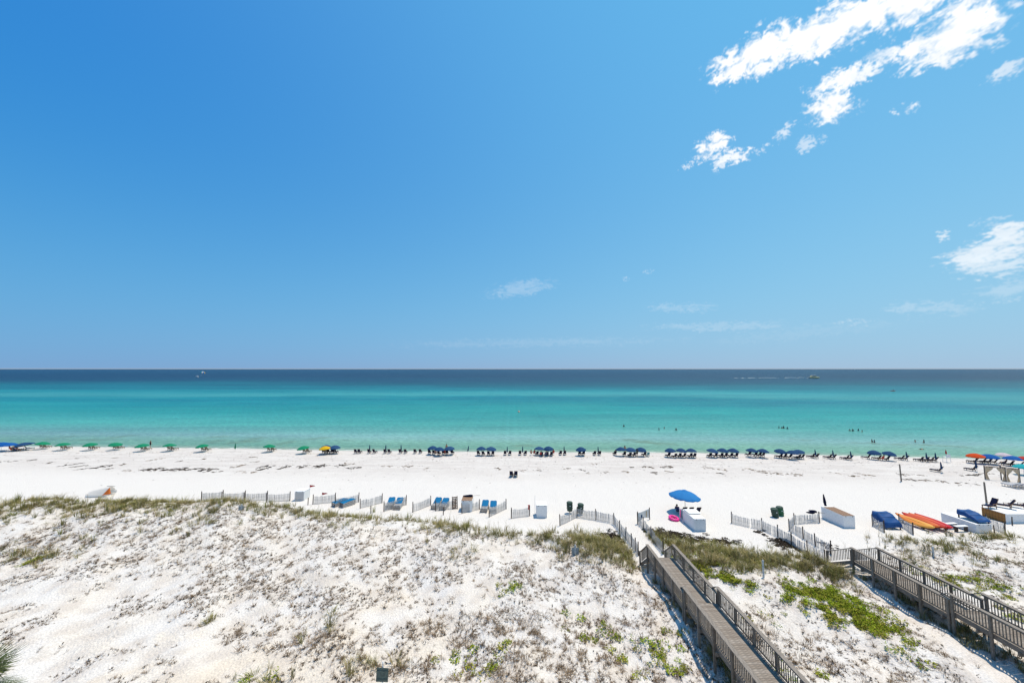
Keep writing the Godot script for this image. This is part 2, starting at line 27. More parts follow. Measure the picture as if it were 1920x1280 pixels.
const CLOUDS := [[0.4430, 0.5901, -0.6750, 0.4116, 0.5853, -0.6986, 0.0162, 1.0000], [0.4747, 0.6003, -0.6437, 0.4165, 0.5996, -0.6833, 0.0265, 1.1000], [0.5204, 0.5949, -0.6126, 0.4541, 0.5999, -0.6587, 0.0234, 1.1000], [0.5711, 0.5867, -0.5742, 0.5097, 0.5923, -0.6240, 0.0309, 1.2000], [0.6159, 0.5813, -0.5317, 0.5649, 0.5897, -0.5771, 0.0320, 1.2000], [0.4962, 0.5787, -0.6472, 0.4692, 0.5781, -0.6676, 0.0135, 0.9000], [0.5527, 0.5711, -0.6070, 0.5295, 0.5729, -0.6256, 0.0127, 0.7000], [0.6651, 0.5127, -0.5430, 0.6171, 0.5330, -0.5789, 0.0102, 0.7000], [0.6796, 0.5142, -0.5232, 0.6465, 0.5218, -0.5566, 0.0270, 1.1000], [0.6944, 0.5118, -0.5059, 0.7070, 0.5070, -0.4930, 0.0216, 0.9000], [0.6797, 0.4939, -0.5423, 0.6494, 0.5048, -0.5688, 0.0113, 0.7000], [0.6957, 0.4946, -0.5210, 0.7172, 0.4842, -0.5012, 0.0124, 0.8000], [0.6755, 0.5341, -0.5083, 0.6745, 0.5428, -0.5004, 0.0104, 0.7000], [0.5834, 0.5197, -0.6241, 0.5625, 0.5222, -0.6410, 0.0167, 1.0000], [0.6101, 0.5158, -0.6014, 0.6264, 0.5163, -0.5840, 0.0120, 0.9000], [0.5933, 0.4833, -0.6437, 0.5683, 0.4891, -0.6616, 0.0187, 1.0000], [0.6083, 0.4863, -0.6273, 0.6220, 0.4829, -0.6164, 0.0084, 0.8000], [0.6762, 0.4435, -0.5882, 0.6667, 0.4475, -0.5961, 0.0052, 0.8000], [0.4383, 0.4891, -0.7541, 0.4617, 0.4877, -0.7409, 0.0154, 1.0000], [0.4244, 0.4716, -0.7730, 0.4062, 0.4686, -0.7844, 0.0104, 0.8000], [0.4776, 0.4568, -0.7505, 0.5086, 0.4510, -0.7334, 0.0098, 0.9000], [0.4581, 0.4486, -0.7674, 0.4478, 0.4383, -0.7793, 0.0094, 0.7000], [0.3937, 0.4583, -0.7969, 0.3869, 0.4578, -0.8005, 0.0059, 0.6000], [0.5416, 0.4716, -0.6959, 0.5469, 0.4788, -0.6868, 0.0106, 0.6000], [0.5787, 0.4438, -0.6842, 0.5721, 0.4401, -0.6921, 0.0116, 0.5000], [0.5232, 0.4556, -0.7202, 0.5169, 0.4543, -0.7255, 0.0066, 0.6000], [0.6010, 0.4395, -0.6676, 0.6057, 0.4330, -0.6676, 0.0036, 0.3500], [0.7386, 0.4427, -0.5084, 0.7481, 0.4414, -0.4955, 0.0094, 0.6000], [0.7858, 0.1928, -0.5876, 0.7624, 0.1845, -0.6202, 0.0194, 0.8000], [0.7975, 0.2092, -0.5659, 0.8079, 0.2140, -0.5490, 0.0220, 0.8500], [0.7924, 0.1673, -0.5865, 0.7713, 0.1703, -0.6133, 0.0123, 0.6000], [0.7531, 0.2315, -0.6159, 0.7498, 0.2303, -0.6203, 0.0074, 0.7000], [0.7790, 0.2409, -0.5788, 0.7709, 0.2408, -0.5897, 0.0044, 0.3000], [0.8072, 0.1293, -0.5759, 0.7887, 0.1260, -0.6017, 0.0120, 0.2500], [0.4924, 0.1007, -0.8645, 0.3688, 0.1049, -0.9236, 0.0026, 0.3000], [0.7524, 0.1097, -0.6495, 0.7182, 0.1178, -0.6858, 0.0029, 0.3800], [0.6848, 0.0950, -0.7225, 0.6684, 0.0969, -0.7375, 0.0027, 0.3500], [0.0218, 0.2176, -0.9758, -0.0582, 0.2046, -0.9771, 0.0187, 0.2000], [0.4243, 0.1507, -0.8929, 0.3618, 0.1552, -0.9193, 0.0026, 0.3000], [0.0587, 0.0717, -0.9957, -0.2559, 0.0652, -0.9645, 0.0044, 0.1800], [0.3455, 0.2472, -0.9053, 0.3371, 0.2480, -0.9082, 0.0040, 0.3500], [0.2937, 0.2321, -0.9273, 0.2874, 0.2326, -0.9292, 0.0041, 0.3000], [0.8025, 0.1087, -0.5867, 0.7931, 0.1075, -0.5996, 0.0026, 0.3500], [0.6218, 0.0758, -0.7795, 0.4975, 0.0649, -0.8650, 0.0035, 0.1200]]

var M := {}
var rng := RandomNumberGenerator.new()
var used := {}
var n_small := FastNoiseLite.new()
var n_fine := FastNoiseLite.new()
var n_patch := FastNoiseLite.new()

# ---------------------------------------------------------------- mesh building
class Shape:
	var v := PackedVector3Array()
	var n := PackedVector3Array()
	var c := PackedColorArray()
	var tint := Color.WHITE
	func tri(a: Vector3, b: Vector3, d: Vector3, na = null, nb = null, nd = null) -> void:
		var f := (b - a).cross(d - a).normalized()
		v.append(a); v.append(d); v.append(b)
		n.append(na if na != null else f); n.append(nd if nd != null else f); n.append(nb if nb != null else f)
		c.append(tint); c.append(tint); c.append(tint)
	func quad(a: Vector3, b: Vector3, d: Vector3, e: Vector3) -> void:
		tri(a, b, d); tri(a, d, e)
	func box(p: Vector3, s: Vector3, t := Basis.IDENTITY) -> void:
		var h := s * 0.5
		var k := []
		for i in 8:
			k.append(p + t * Vector3(h.x if i & 1 else -h.x, h.y if i & 2 else -h.y, h.z if i & 4 else -h.z))
		quad(k[4], k[5], k[7], k[6]); quad(k[1], k[0], k[2], k[3])
		quad(k[5], k[1], k[3], k[7]); quad(k[0], k[4], k[6], k[2])
		quad(k[6], k[7], k[3], k[2]); quad(k[0], k[1], k[5], k[4])
	func bevel_box(p: Vector3, s: Vector3, b: float, t := Basis.IDENTITY) -> void:
		var h := s * 0.5
		var ring := func(y: float, inset: float) -> Array:
			var x := h.x - inset
			var z := h.z - inset
			var q := b
			var out := []
			for o in [Vector3(x, y, z - q), Vector3(x - q, y, z), Vector3(-x + q, y, z), Vector3(-x, y, z - q), Vector3(-x, y, -z + q), Vector3(-x + q, y, -z), Vector3(x - q, y, -z), Vector3(x, y, -z + q)]:
				out.append(p + t * o)
			return out
		var rs := [ring.call(-h.y, b), ring.call(-h.y + b, 0.0), ring.call(h.y - b, 0.0), ring.call(h.y, b)]
		for j in 3:
			for i in 8:
				quad(rs[j][(i + 1) % 8], rs[j][i], rs[j + 1][i], rs[j + 1][(i + 1) % 8])
		for i in range(1, 7):
			tri(rs[3][0], rs[3][i + 1], rs[3][i]); tri(rs[0][0], rs[0][i], rs[0][i + 1])
	func tube(a: Vector3, b: Vector3, ra: float, rb: float, k := 8, caps := true) -> void:
		var d := (b - a).normalized()
		var u := d.cross(Vector3.UP if absf(d.y) < 0.9 else Vector3.RIGHT).normalized()
		var w := d.cross(u)
		for i in k:
			var p := TAU * i / k
			var q := TAU * (i + 1) / k
			var e := u * cos(p) + w * sin(p)
			var f := u * cos(q) + w * sin(q)
			tri(a + e * ra, b + f * rb, b + e * rb, e, f, e)
			tri(a + e * ra, a + f * ra, b + f * rb, e, f, f)
			if caps:
				tri(b, b + e * rb, b + f * rb); tri(a, a + f * ra, a + e * ra)
	func lathe(p: Vector3, prof: Array, k := 12, t := Basis.IDENTITY) -> void:
		for j in prof.size() - 1:
			var a: Vector2 = prof[j]
			var b: Vector2 = prof[j + 1]
			var sl := (b - a).normalized()
			for i in k:
				var q0 := TAU * i / k
				var q1 := TAU * (i + 1) / k
				var e := Vector3(cos(q0), 0, sin(q0))
				var f := Vector3(cos(q1), 0, sin(q1))
				var ne := t * (e * sl.y - Vector3.UP * sl.x)
				var nf := t * (f * sl.y - Vector3.UP * sl.x)
				var A := p + t * (e * a.x + Vector3.UP * a.y)
				var B := p + t * (e * b.x + Vector3.UP * b.y)
				var C := p + t * (f * b.x + Vector3.UP * b.y)
				var D := p + t * (f * a.x + Vector3.UP * a.y)
				if b.x > 0.0001: tri(A, B, C, ne, ne, nf)
				if a.x > 0.0001: tri(A, C, D, ne, nf, nf)
	func grid(g: Array, smooth := true) -> void:
		var rows := g.size()
		var cols: int = g[0].size()
		var nn := []
		for j in rows:
			var line := []
			for i in cols:
				var du: Vector3 = g[j][mini(i + 1, cols - 1)] - g[j][maxi(i - 1, 0)]
				var dv: Vector3 = g[mini(j + 1, rows - 1)][i] - g[maxi(j - 1, 0)][i]
				line.append(du.cross(dv).normalized())
			nn.append(line)
		for j in rows - 1:
			for i in cols - 1:
				if smooth:
					tri(g[j][i], g[j][i + 1], g[j + 1][i + 1], nn[j][i], nn[j][i + 1], nn[j + 1][i + 1])
					tri(g[j][i], g[j + 1][i + 1], g[j + 1][i], nn[j][i], nn[j + 1][i + 1], nn[j + 1][i])
				else:
					quad(g[j][i], g[j][i + 1], g[j + 1][i + 1], g[j + 1][i])
	func mesh() -> ArrayMesh:
		var a := []
		a.resize(Mesh.ARRAY_MAX)
		a[Mesh.ARRAY_VERTEX] = v
		a[Mesh.ARRAY_NORMAL] = n
		a[Mesh.ARRAY_COLOR] = c
		var m := ArrayMesh.new()
		m.add_surface_from_arrays(Mesh.PRIMITIVE_TRIANGLES, a)
		return m

func numbered(s: String) -> String:
	var k: int = used.get(s, 0)
	used[s] = k + 1
	return s if k == 0 else "%s_%03d" % [s, k]

func obj(called: String, s, m: Material, parent: Node = self, at := Transform3D.IDENTITY) -> MeshInstance3D:
	var o := MeshInstance3D.new()
	o.name = called if parent != self else numbered(called)
	o.mesh = s.mesh() if s is Shape else s
	o.material_override = m
	o.transform = at
	parent.add_child(o, true)
	return o

func tag(o: Node, label: String, category: String, group := "", kind := "") -> Node:
	if label: o.set_meta("label", label)
	if category: o.set_meta("category", category)
	if group: o.set_meta("group", group)
	if kind: o.set_meta("kind", kind)
	return o

func thing(called: String, label: String, category: String, at := Vector3.ZERO, turn := 0.0, group := "") -> Node3D:
	var o := Node3D.new()
	o.name = numbered(called)
	add_child(o)
	o.position = at
	o.rotation.y = turn
	tag(o, label, category, group)
	return o

func copy(src: Node3D, at: Vector3, turn: float, label: String, group: String, lean := Vector3.ZERO) -> Node3D:
	var o: Node3D = src if not src.has_meta("placed_once") else src.duplicate()
	if o != src:
		o.name = numbered(String(src.get_meta("base_name")))
		add_child(o)
	else:
		src.set_meta("placed_once", true)
		src.set_meta("base_name", RegEx.create_from_string("_[0-9]{3}$").sub(String(src.name), ""))
	o.position = at
	o.rotation = Vector3(lean.x, turn, lean.z)
	o.set_meta("label", label)
	if group: o.set_meta("group", group)
	return o

# ---------------------------------------------------------------- materials (linear base colours)
func lin(r: float, g: float, b: float) -> Color:
	return Color(r, g, b).linear_to_srgb()

func noise_tex(freq: float, lo: float, hi: float, size := 256, seed_ := 1, oct := 4) -> NoiseTexture2D:
	var f := FastNoiseLite.new()
	f.seed = seed_
	f.frequency = freq
	f.fractal_octaves = oct
	var t := NoiseTexture2D.new()
	t.width = size; t.height = size; t.seamless = true; t.noise = f
	var g := Gradient.new()
	g.set_color(0, Color(lo, lo, lo)); g.set_color(1, Color(hi, hi, hi))
	t.color_ramp = g
	return t

func bump_tex(freq: float, size := 256, seed_ := 1, strength := 6.0, oct := 4) -> NoiseTexture2D:
	var f := FastNoiseLite.new()
	f.seed = seed_
	f.frequency = freq
	f.fractal_octaves = oct
	var t := NoiseTexture2D.new()
	t.width = size; t.height = size; t.seamless = true; t.noise = f
	t.as_normal_map = true; t.bump_strength = strength
	return t

func mat(called: String, c: Color, rough := 0.8, tex: Texture2D = null, scale := Vector3.ONE, spec := 0.4) -> StandardMaterial3D:
	var m := StandardMaterial3D.new()
	m.resource_name = called
	m.albedo_color = c
	m.roughness = rough
	m.metallic_specular = spec
	if tex:
		m.albedo_texture = tex
		m.uv1_triplanar = true
		m.uv1_scale = scale
	M[called] = m
	return m

func tinted(called: String, rough := 0.8, spec := 0.3) -> StandardMaterial3D:
	var m := mat(called, Color.WHITE, rough, null, Vector3.ONE, spec)
	m.vertex_color_use_as_albedo = true
	return m

func make_materials() -> void:
	var grain := noise_tex(0.02, 0.55, 1.0, 256, 3, 5)
	var cloth := noise_tex(0.03, 0.82, 1.0, 256, 4, 4)
	var soft := noise_tex(0.012, 0.93, 1.0, 256, 6, 5)
	var wear := noise_tex(0.012, 0.75, 1.0, 256, 5, 5)
	mat("deck wood", lin(0.42, 0.36, 0.30), 0.85, grain, Vector3(0.6, 3, 6))
	mat("deck wood pale", lin(0.47, 0.41, 0.35), 0.85, grain, Vector3(0.6, 3, 5))
	mat("deck wood dark", lin(0.37, 0.31, 0.255), 0.85, grain, Vector3(0.6, 3, 7))
	mat("rail wood", lin(0.40, 0.345, 0.29), 0.85, grain, Vector3(6, 3, 0.5))
	mat("post wood", lin(0.345, 0.285, 0.225), 0.9, grain, Vector3(6, 0.6, 6))
	mat("baluster wood", lin(0.345, 0.285, 0.225), 0.9, grain, Vector3(6, 0.6, 6))
	mat("beam wood", lin(0.345, 0.285, 0.225), 0.9, grain, Vector3(4, 4, 0.5))
	mat("post wood pale", lin(0.41, 0.345, 0.28), 0.9, grain, Vector3(6, 0.6, 6))
	mat("post wood brown", lin(0.31, 0.245, 0.185), 0.9, grain, Vector3(6, 0.6, 6))
	mat("fence slat", lin(0.66, 0.63, 0.60), 0.9, wear, Vector3(3, 0.6, 3))
	mat("fence slat grey", lin(0.56, 0.535, 0.51), 0.9, wear, Vector3(3, 0.6, 3))
	mat("fence post", lin(0.13, 0.095, 0.075), 0.9, grain, Vector3(5, 0.8, 5))
	mat("wire", lin(0.2, 0.18, 0.16), 0.6)
	mat("chair wood", lin(0.16, 0.10, 0.065), 0.7, grain, Vector3(3, 3, 3))
	mat("light wood", lin(0.42, 0.25, 0.15), 0.7, grain, Vector3(3, 1, 1))
	mat("navy cloth", lin(0.014, 0.018, 0.05), 0.9, cloth, Vector3(2, 2, 2), 0.2)
	mat("sand cloth", lin(0.42, 0.36, 0.27), 0.9, cloth, Vector3(2, 2, 2), 0.2)
	mat("teal cloth", lin(0.08, 0.33, 0.36), 0.9, cloth, Vector3(2, 2, 2), 0.2)
	mat("blue cushion", lin(0.01, 0.165, 0.36), 0.85, cloth, Vector3(2, 2, 2), 0.25)
	mat("tarp blue", lin(0.013, 0.085, 0.27), 0.6, cloth, Vector3(1.5, 1.5, 1.5), 0.35)
	mat("white paint", lin(0.80, 0.79, 0.77), 0.6, soft, Vector3(1.2, 1.2, 1.2))
	mat("grey paint", lin(0.5, 0.49, 0.48), 0.6, soft, Vector3(1.2, 1.2, 1.2))
	mat("bin green", lin(0.045, 0.085, 0.06), 0.6, wear, Vector3(2, 2, 2))
	mat("bin green bright", lin(0.03, 0.17, 0.07), 0.6, wear, Vector3(2, 2, 2))
	mat("sign back", lin(0.11, 0.15, 0.13), 0.6, wear, Vector3(2, 2, 2))
	mat("marker plastic", lin(0.62, 0.64, 0.63), 0.5, wear, Vector3(2, 2, 2))
	mat("marker grey", lin(0.38, 0.41, 0.41), 0.5, wear, Vector3(2, 2, 2))
	mat("pole metal", lin(0.6, 0.6, 0.6), 0.4)
	mat("pole wood", lin(0.5, 0.42, 0.32), 0.7)
	mat("pink vinyl", lin(0.8, 0.05, 0.28), 0.35)
	mat("red cloth", lin(0.42, 0.03, 0.03), 0.85)
	mat("curtain", lin(0.72, 0.57, 0.40), 0.9, cloth, Vector3(2, 2, 2), 0.2)
	mat("dark frame", lin(0.06, 0.05, 0.045), 0.7)
	mat("bamboo", lin(0.62, 0.30, 0.085), 0.7, grain, Vector3(6, 0.8, 6))
	mat("bamboo dark", lin(0.45, 0.21, 0.07), 0.7, grain, Vector3(6, 0.8, 6))
	mat("grey weave", lin(0.5, 0.5, 0.52), 0.8, wear, Vector3(2, 2, 2))
	mat("canvas white", lin(0.84, 0.82, 0.79), 0.85, cloth, Vector3(1, 1, 1), 0.2)
	mat("orange cloth", lin(0.55, 0.13, 0.02), 0.8)
	mat("boat yellow", lin(0.85, 0.72, 0.38), 0.5)
	mat("boat white", lin(0.8, 0.8, 0.78), 0.4)
	mat("glass dark", lin(0.03, 0.035, 0.04), 0.2)
	mat("black rubber", lin(0.02, 0.02, 0.02), 0.7)
	var cols := {"navy": lin(0.016, 0.066, 0.165), "blue": lin(0.006, 0.10, 0.36), "green": lin(0.008, 0.24, 0.12), "yellow": lin(0.7, 0.43, 0.012), "orange": lin(0.66, 0.075, 0.012), "pink": lin(0.66, 0.56, 0.58), "teal": lin(0.02, 0.40, 0.42), "red": lin(0.5, 0.05, 0.03), "sky": lin(0.03, 0.215, 0.52)}
	for k in cols:
		var m := mat("canopy " + k, cols[k], 0.8, cloth, Vector3(1, 1, 1), 0.25)
		m.backlight = cols[k] * Color(0.35, 0.35, 0.35)
		m.backlight_enabled = true
	for k in ["curtain", "canvas white"]:
		M[k].backlight_enabled = true
		M[k].backlight = Color(0.8, 0.78, 0.74)
	mat("canopy navy faded", lin(0.03, 0.085, 0.19), 0.85, cloth, Vector3(1, 1, 1), 0.2)
	tinted("kayak plastic", 0.35, 0.45)
	tinted("skin and cloth", 0.7, 0.3)
	var g := tinted("grass", 0.8, 0.2)
	g.backlight_enabled = true
	g.backlight = Color(0.25, 0.25, 0.25)
	tinted("litter", 0.95, 0.15)
	var pf := tinted("palm leaf", 0.5, 0.4)
	pf.backlight_enabled = true
	pf.backlight = Color(0.08, 0.08, 0.08)

# ---------------------------------------------------------------- the lie of the land
func along(p: Array, x: float) -> float:
	if x <= p[0][0]: return p[0][1]
	for i in p.size() - 1:
		if x <= p[i + 1][0]:
			return lerpf(p[i][1], p[i + 1][1], (x - p[i][0]) / (p[i + 1][0] - p[i][0]))
	return p[-1][1]

func rise(x: float, d: float, shore: float, amp: float, zc: float) -> float:
	var off := shore - d
	var h := -1.5 * (1.0 - exp(off / 8.0)) if off < 0.0 else 0.9 * (1.0 - exp(-off / 7.0)) + 0.02 * off
	var k := d - zc
	var bump := amp * exp(-pow(k / (3.2 if k > 0.0 else 8.5), 2.0))
	var t := smoothstep(zc - 6.0, zc + 6.0, d)
	var inland := 1.0 - smoothstep(zc - 1.0, zc + 5.0, d)
	var v := lerpf(2.25, h, t) + bump + inland * (0.16 * sin(0.55 * x + 0.3 * d) + 0.12 * sin(0.31 * x - 0.62 * d + 1.3) + 0.07 * sin(1.3 * x + 0.9 * d))
	for p in [[12.7, 2.0, 46.0], [29.6, 1.9, 42.0]]:      # trodden hollows at the foot of the stairs
		var w: float = p[1]
		v = lerpf(v, 1.95, (1.0 - smoothstep(w * 0.8, w * 1.6, absf(x - p[0]))) * smoothstep(31.2, 33.4, d) * (1.0 - smoothstep(p[2] - 3.0, p[2], d)))
	return v

func relief(x: float, d: float, zc: float, shore: float) -> float:
	var inland := 1.0 - smoothstep(zc - 1.0, zc + 6.0, d)
	var dry := smoothstep(3.0, 16.0, shore - d)
	var u := x * 0.58 + d * 0.81                         # the wind has drawn the hummocks out one way
	var w := x * 0.81 - d * 0.58
	return n_small.get_noise_2d(u * 0.4, w) * (0.13 * inland + 0.035 * dry) + n_fine.get_noise_2d(u * 0.5, w) * (0.075 * inland + 0.03 * dry)

func ground(x: float, d: float) -> float:
	var s := along(SHORE, x)
	var z := along(CREST_D, x)
	return rise(x, d, s, along(CREST_H, x), z) + relief(x, d, z, s)

func spot(x: float, d: float, sink := 0.02) -> Vector3:
	return Vector3(x, ground(x, d) - sink, -d)

# ---------------------------------------------------------------- sky
func sky_colour(d: Vector3, sun: Vector3) -> Vector3:
	var e := maxf(d.y, 0.0)
	var c := d.dot(sun)
	var b := [1.0, exp(-9.0 * e), exp(-3.0 * e), c * c, d.x, d.x * e]
	var s := Vector3.ZERO
	for i in 6:
		s += SKY_FIT[i] * float(b[i])
	return Vector3(maxf(s.x, 0.035), maxf(s.y, 0.1), maxf(s.z, 0.2))

func make_sky(sun: Vector3) -> Texture2D:
	var W := 4096
	var Hh := 1024
	var small := PackedFloat32Array()
	var sw := 512
	var sh := 128
	for j in sh:
		var el := (1.0 - (j + 0.5) / sh) * PI / 2.0
		for i in range(-8, sw + 8):                 # a margin on both sides, so that the panorama closes without a seam
			var az := ((i + 0.5) / sw) * TAU
			var d := Vector3(sin(az) * cos(el), sin(el), -cos(az) * cos(el))
			var c := sky_colour(d, sun)
			small.append(c.x); small.append(c.y); small.append(c.z)
	var im := Image.create_from_data(sw + 16, sh, false, Image.FORMAT_RGBF, small.to_byte_array())
	im.resize(W + 128, Hh, Image.INTERPOLATE_CUBIC)
	im = im.get_region(Rect2i(64, 0, W, Hh))
	var px := im.get_data().to_float32_array()
	var mask := PackedFloat32Array()
	mask.resize(W * Hh)
	var blobs := CLOUDS.duplicate()
	var r := RandomNumberGenerator.new()
	r.seed = 77
	for g in 14:                                     # the same broken cumulus goes on all round, outside the view
		var az0 := r.randf_range(1.35, TAU - 1.35)
		var el0 := r.randf_range(0.25, 1.2)
		for k in r.randi_range(3, 7):
			var a := az0 + r.randf_range(-0.12, 0.12) / cos(el0)
			var l := el0 + r.randf_range(-0.06, 0.06)
			var c := Vector3(sin(a) * cos(l), sin(l), -cos(a) * cos(l))
			var a2 := a + r.randf_range(0.03, 0.09) / cos(l)
			var e := Vector3(sin(a2) * cos(l + 0.02), sin(l + 0.02), -cos(a2) * cos(l + 0.02))
			blobs.append([c.x, c.y, c.z, e.x, e.y, e.z, r.randf_range(0.012, 0.04), r.randf_range(0.6, 1.1)])
	var strength := PackedFloat32Array()
	strength.resize(W * Hh)
	var touched := {}
	for q in blobs:
		var c := Vector3(q[0], q[1], q[2]).normalized()
		var e := Vector3(q[3], q[4], q[5]).normalized()
		var L := maxf(c.angle_to(e), 0.004)
		var u := (e - c * c.dot(e)).normalized()
		var w := c.cross(u)
		var mm := maxf(q[6], 0.0025)
		if mm < 0.006 and L > 0.03: mm = 0.009                  # thin streaks of haze
		var reach := maxf(L, mm) * 2.0
		var el := asin(c.y)
		var az := atan2(c.x, -c.z)
		var j0 := clampi(int((1.0 - (el + reach) / (PI / 2.0)) * Hh), 0, Hh - 1)
		var j1 := clampi(int((1.0 - (el - reach) / (PI / 2.0)) * Hh) + 1, 0, Hh - 1)
		var half := int(reach / maxf(cos(minf(el + reach, 1.45)), 0.12) / TAU * W) + 2
		var i0 := int(az / TAU * W)
		for j in range(j0, j1 + 1):
			var l := (1.0 - (j + 0.5) / Hh) * PI / 2.0
			var cl := cos(l)
			var sl := sin(l)
			for i in range(i0 - half, i0 + half + 1):
				var a := ((i + 0.5) / W) * TAU
				var d := Vector3(sin(a) * cl, sl, -cos(a) * cl)
				var x := d.dot(u) / L
				var y := d.dot(w) / mm
				var rr := x * x + y * y
				if rr < 4.0 and d.dot(c) > 0.0:
					var t := 1.0 - rr * 0.66
					var k := j * W + posmod(i, W)
					if t > -1.2:
						var old: float = mask[k]
						mask[k] = maxf(t + 1.2, old) + 0.06 * clampf(minf(t + 1.2, old), 0.0, 1.0)
						touched[k] = true
					if rr < 4.0: strength[k] = maxf(strength[k], float(q[7]) * (0.6 if mm == 0.009 else 1.0) * clampf(1.3 - rr * 0.35, 0.0, 1.0))
	var big := FastNoiseLite.new()
	big.seed = 5; big.frequency = 11.0; big.fractal_octaves = 5; big.fractal_gain = 0.52
	var warp := FastNoiseLite.new()
	warp.seed = 9; warp.frequency = 9.0; warp.fractal_octaves = 4
	var fine := FastNoiseLite.new()
	fine.seed = 15; fine.frequency = 40.0; fine.fractal_octaves = 4; fine.fractal_gain = 0.6
	for k: int in touched:
		var j: int = k / W
		var l := (1.0 - (j + 0.5) / Hh) * PI / 2.0
		var a := (((k % W) + 0.5) / W) * TAU
		var d := Vector3(sin(a) * cos(l), sin(l), -cos(a) * cos(l))
		var p := Vector3(d.x, d.y * (1.5 if d.y > 0.25 else 3.0), d.z) * 2.2
		p += Vector3(warp.get_noise_3dv(p), warp.get_noise_3dv(p + Vector3(7, 3, 1)), warp.get_noise_3dv(p + Vector3(2, 9, 4))) * 0.07
		var f := big.get_noise_3dv(p)
		var da := (fine.get_noise_3dv(p * 0.45) + 0.6 * fine.get_noise_3dv(p * 1.3)) * 0.022
		var dl := (fine.get_noise_3dv(p * 0.45 + Vector3(3, 8, 5)) + 0.6 * fine.get_noise_3dv(p * 1.3 + Vector3(5, 1, 8))) * 0.017
		var kj := clampi(int((1.0 - clampf(l + dl, 0.0, 1.57) / (PI / 2.0)) * Hh), 0, Hh - 1)
		var ki := posmod(int((a + da / maxf(cos(l), 0.1)) / TAU * W), W)
		var m: float = mask[kj * W + ki] - 1.2
		var power: float = strength[kj * W + ki]
		var wisp := clampf(1.0 - d.y * 6.0, 0.0, 1.0)                 # thin low streaks lose their lumps
		var t := smoothstep(-0.05, 1.25, m * 1.1 + (f * 1.45 + fine.get_noise_3dv(p) * 0.35) * lerpf(1.0, 0.35, wisp) + 0.12)
		t = t * minf(power, 1.0)
		if t <= 0.0: continue
		var thick := clampf(m + f * 0.8, 0.0, 1.0)
		var far := exp(-5.0 * d.y)
		var white := Vector3(1.10, 1.10, 1.10).lerp(Vector3(0.80, 0.86, 0.93), clampf(far * 0.9 + 0.15 * (1.0 - thick) + 0.5 * big.get_noise_3dv(p * 0.5 + Vector3(4, 4, 4)), 0.0, 1.0))
		t = minf(t, 1.0) * (1.0 - 0.35 * far)
		for b in 3:
			px[k * 3 + b] = lerpf(px[k * 3 + b], white[b], t)
	var full := PackedFloat32Array()
	full.append_array(px)
	var low := PackedFloat32Array()
	low.resize(px.size())
	for i in px.size():
		low[i] = 0.45
	full.append_array(low)
	return ImageTexture.create_from_image(Image.create_from_data(W, Hh * 2, false, Image.FORMAT_RGBF, full.to_byte_array()))

# ---------------------------------------------------------------- sand: one sheet from behind the dunes down under the sea
func line_of(parts: Array) -> PackedFloat32Array:
	var out := PackedFloat32Array()
	for p in parts:
		var x: float = p[0]
		while x < p[1] - 0.0001:
			out.append(x)
			x += p[2]
	out.append(parts[-1][1])
	return out

func sheet(xs: PackedFloat32Array, ds: PackedFloat32Array, height: Callable, colour: Callable) -> ArrayMesh:
	var nx := xs.size()
	var nd := ds.size()
	var v := PackedVector3Array()
	var c := PackedColorArray()
	v.resize(nx * nd); c.resize(nx * nd)
	for i in nx:
		var x := xs[i]
		var info := [along(SHORE, x), along(CREST_H, x), along(CREST_D, x)]
		for j in nd:
			var y: float = height.call(x, ds[j], info)
			v[j * nx + i] = Vector3(x, y, -ds[j])
			c[j * nx + i] = colour.call(x, ds[j], info, y)
	var n := PackedVector3Array()
	n.resize(nx * nd)
	for j in nd:
		var ja := maxi(j - 1, 0) * nx
		var jb := mini(j + 1, nd - 1) * nx
		for i in nx:
			n[j * nx + i] = (v[j * nx + mini(i + 1, nx - 1)] - v[j * nx + maxi(i - 1, 0)]).cross(v[jb + i] - v[ja + i]).normalized()
	var idx := PackedInt32Array()
	idx.resize((nx - 1) * (nd - 1) * 6)
	var k := 0
	for j in nd - 1:
		for i in nx - 1:
			var a := j * nx + i
			idx[k] = a; idx[k + 1] = a + nx; idx[k + 2] = a + nx + 1
			idx[k + 3] = a; idx[k + 4] = a + nx + 1; idx[k + 5] = a + 1
			k += 6
	var arr := []
	arr.resize(Mesh.ARRAY_MAX)
	arr[Mesh.ARRAY_VERTEX] = v; arr[Mesh.ARRAY_NORMAL] = n; arr[Mesh.ARRAY_COLOR] = c; arr[Mesh.ARRAY_INDEX] = idx
	var m := ArrayMesh.new()
	m.add_surface_from_arrays(Mesh.PRIMITIVE_TRIANGLES, arr)
	return m

func sand_height(x: float, d: float, info: Array) -> float:
	return rise(x, d, info[0], info[1], info[2]) + relief(x, d, info[2], info[0])

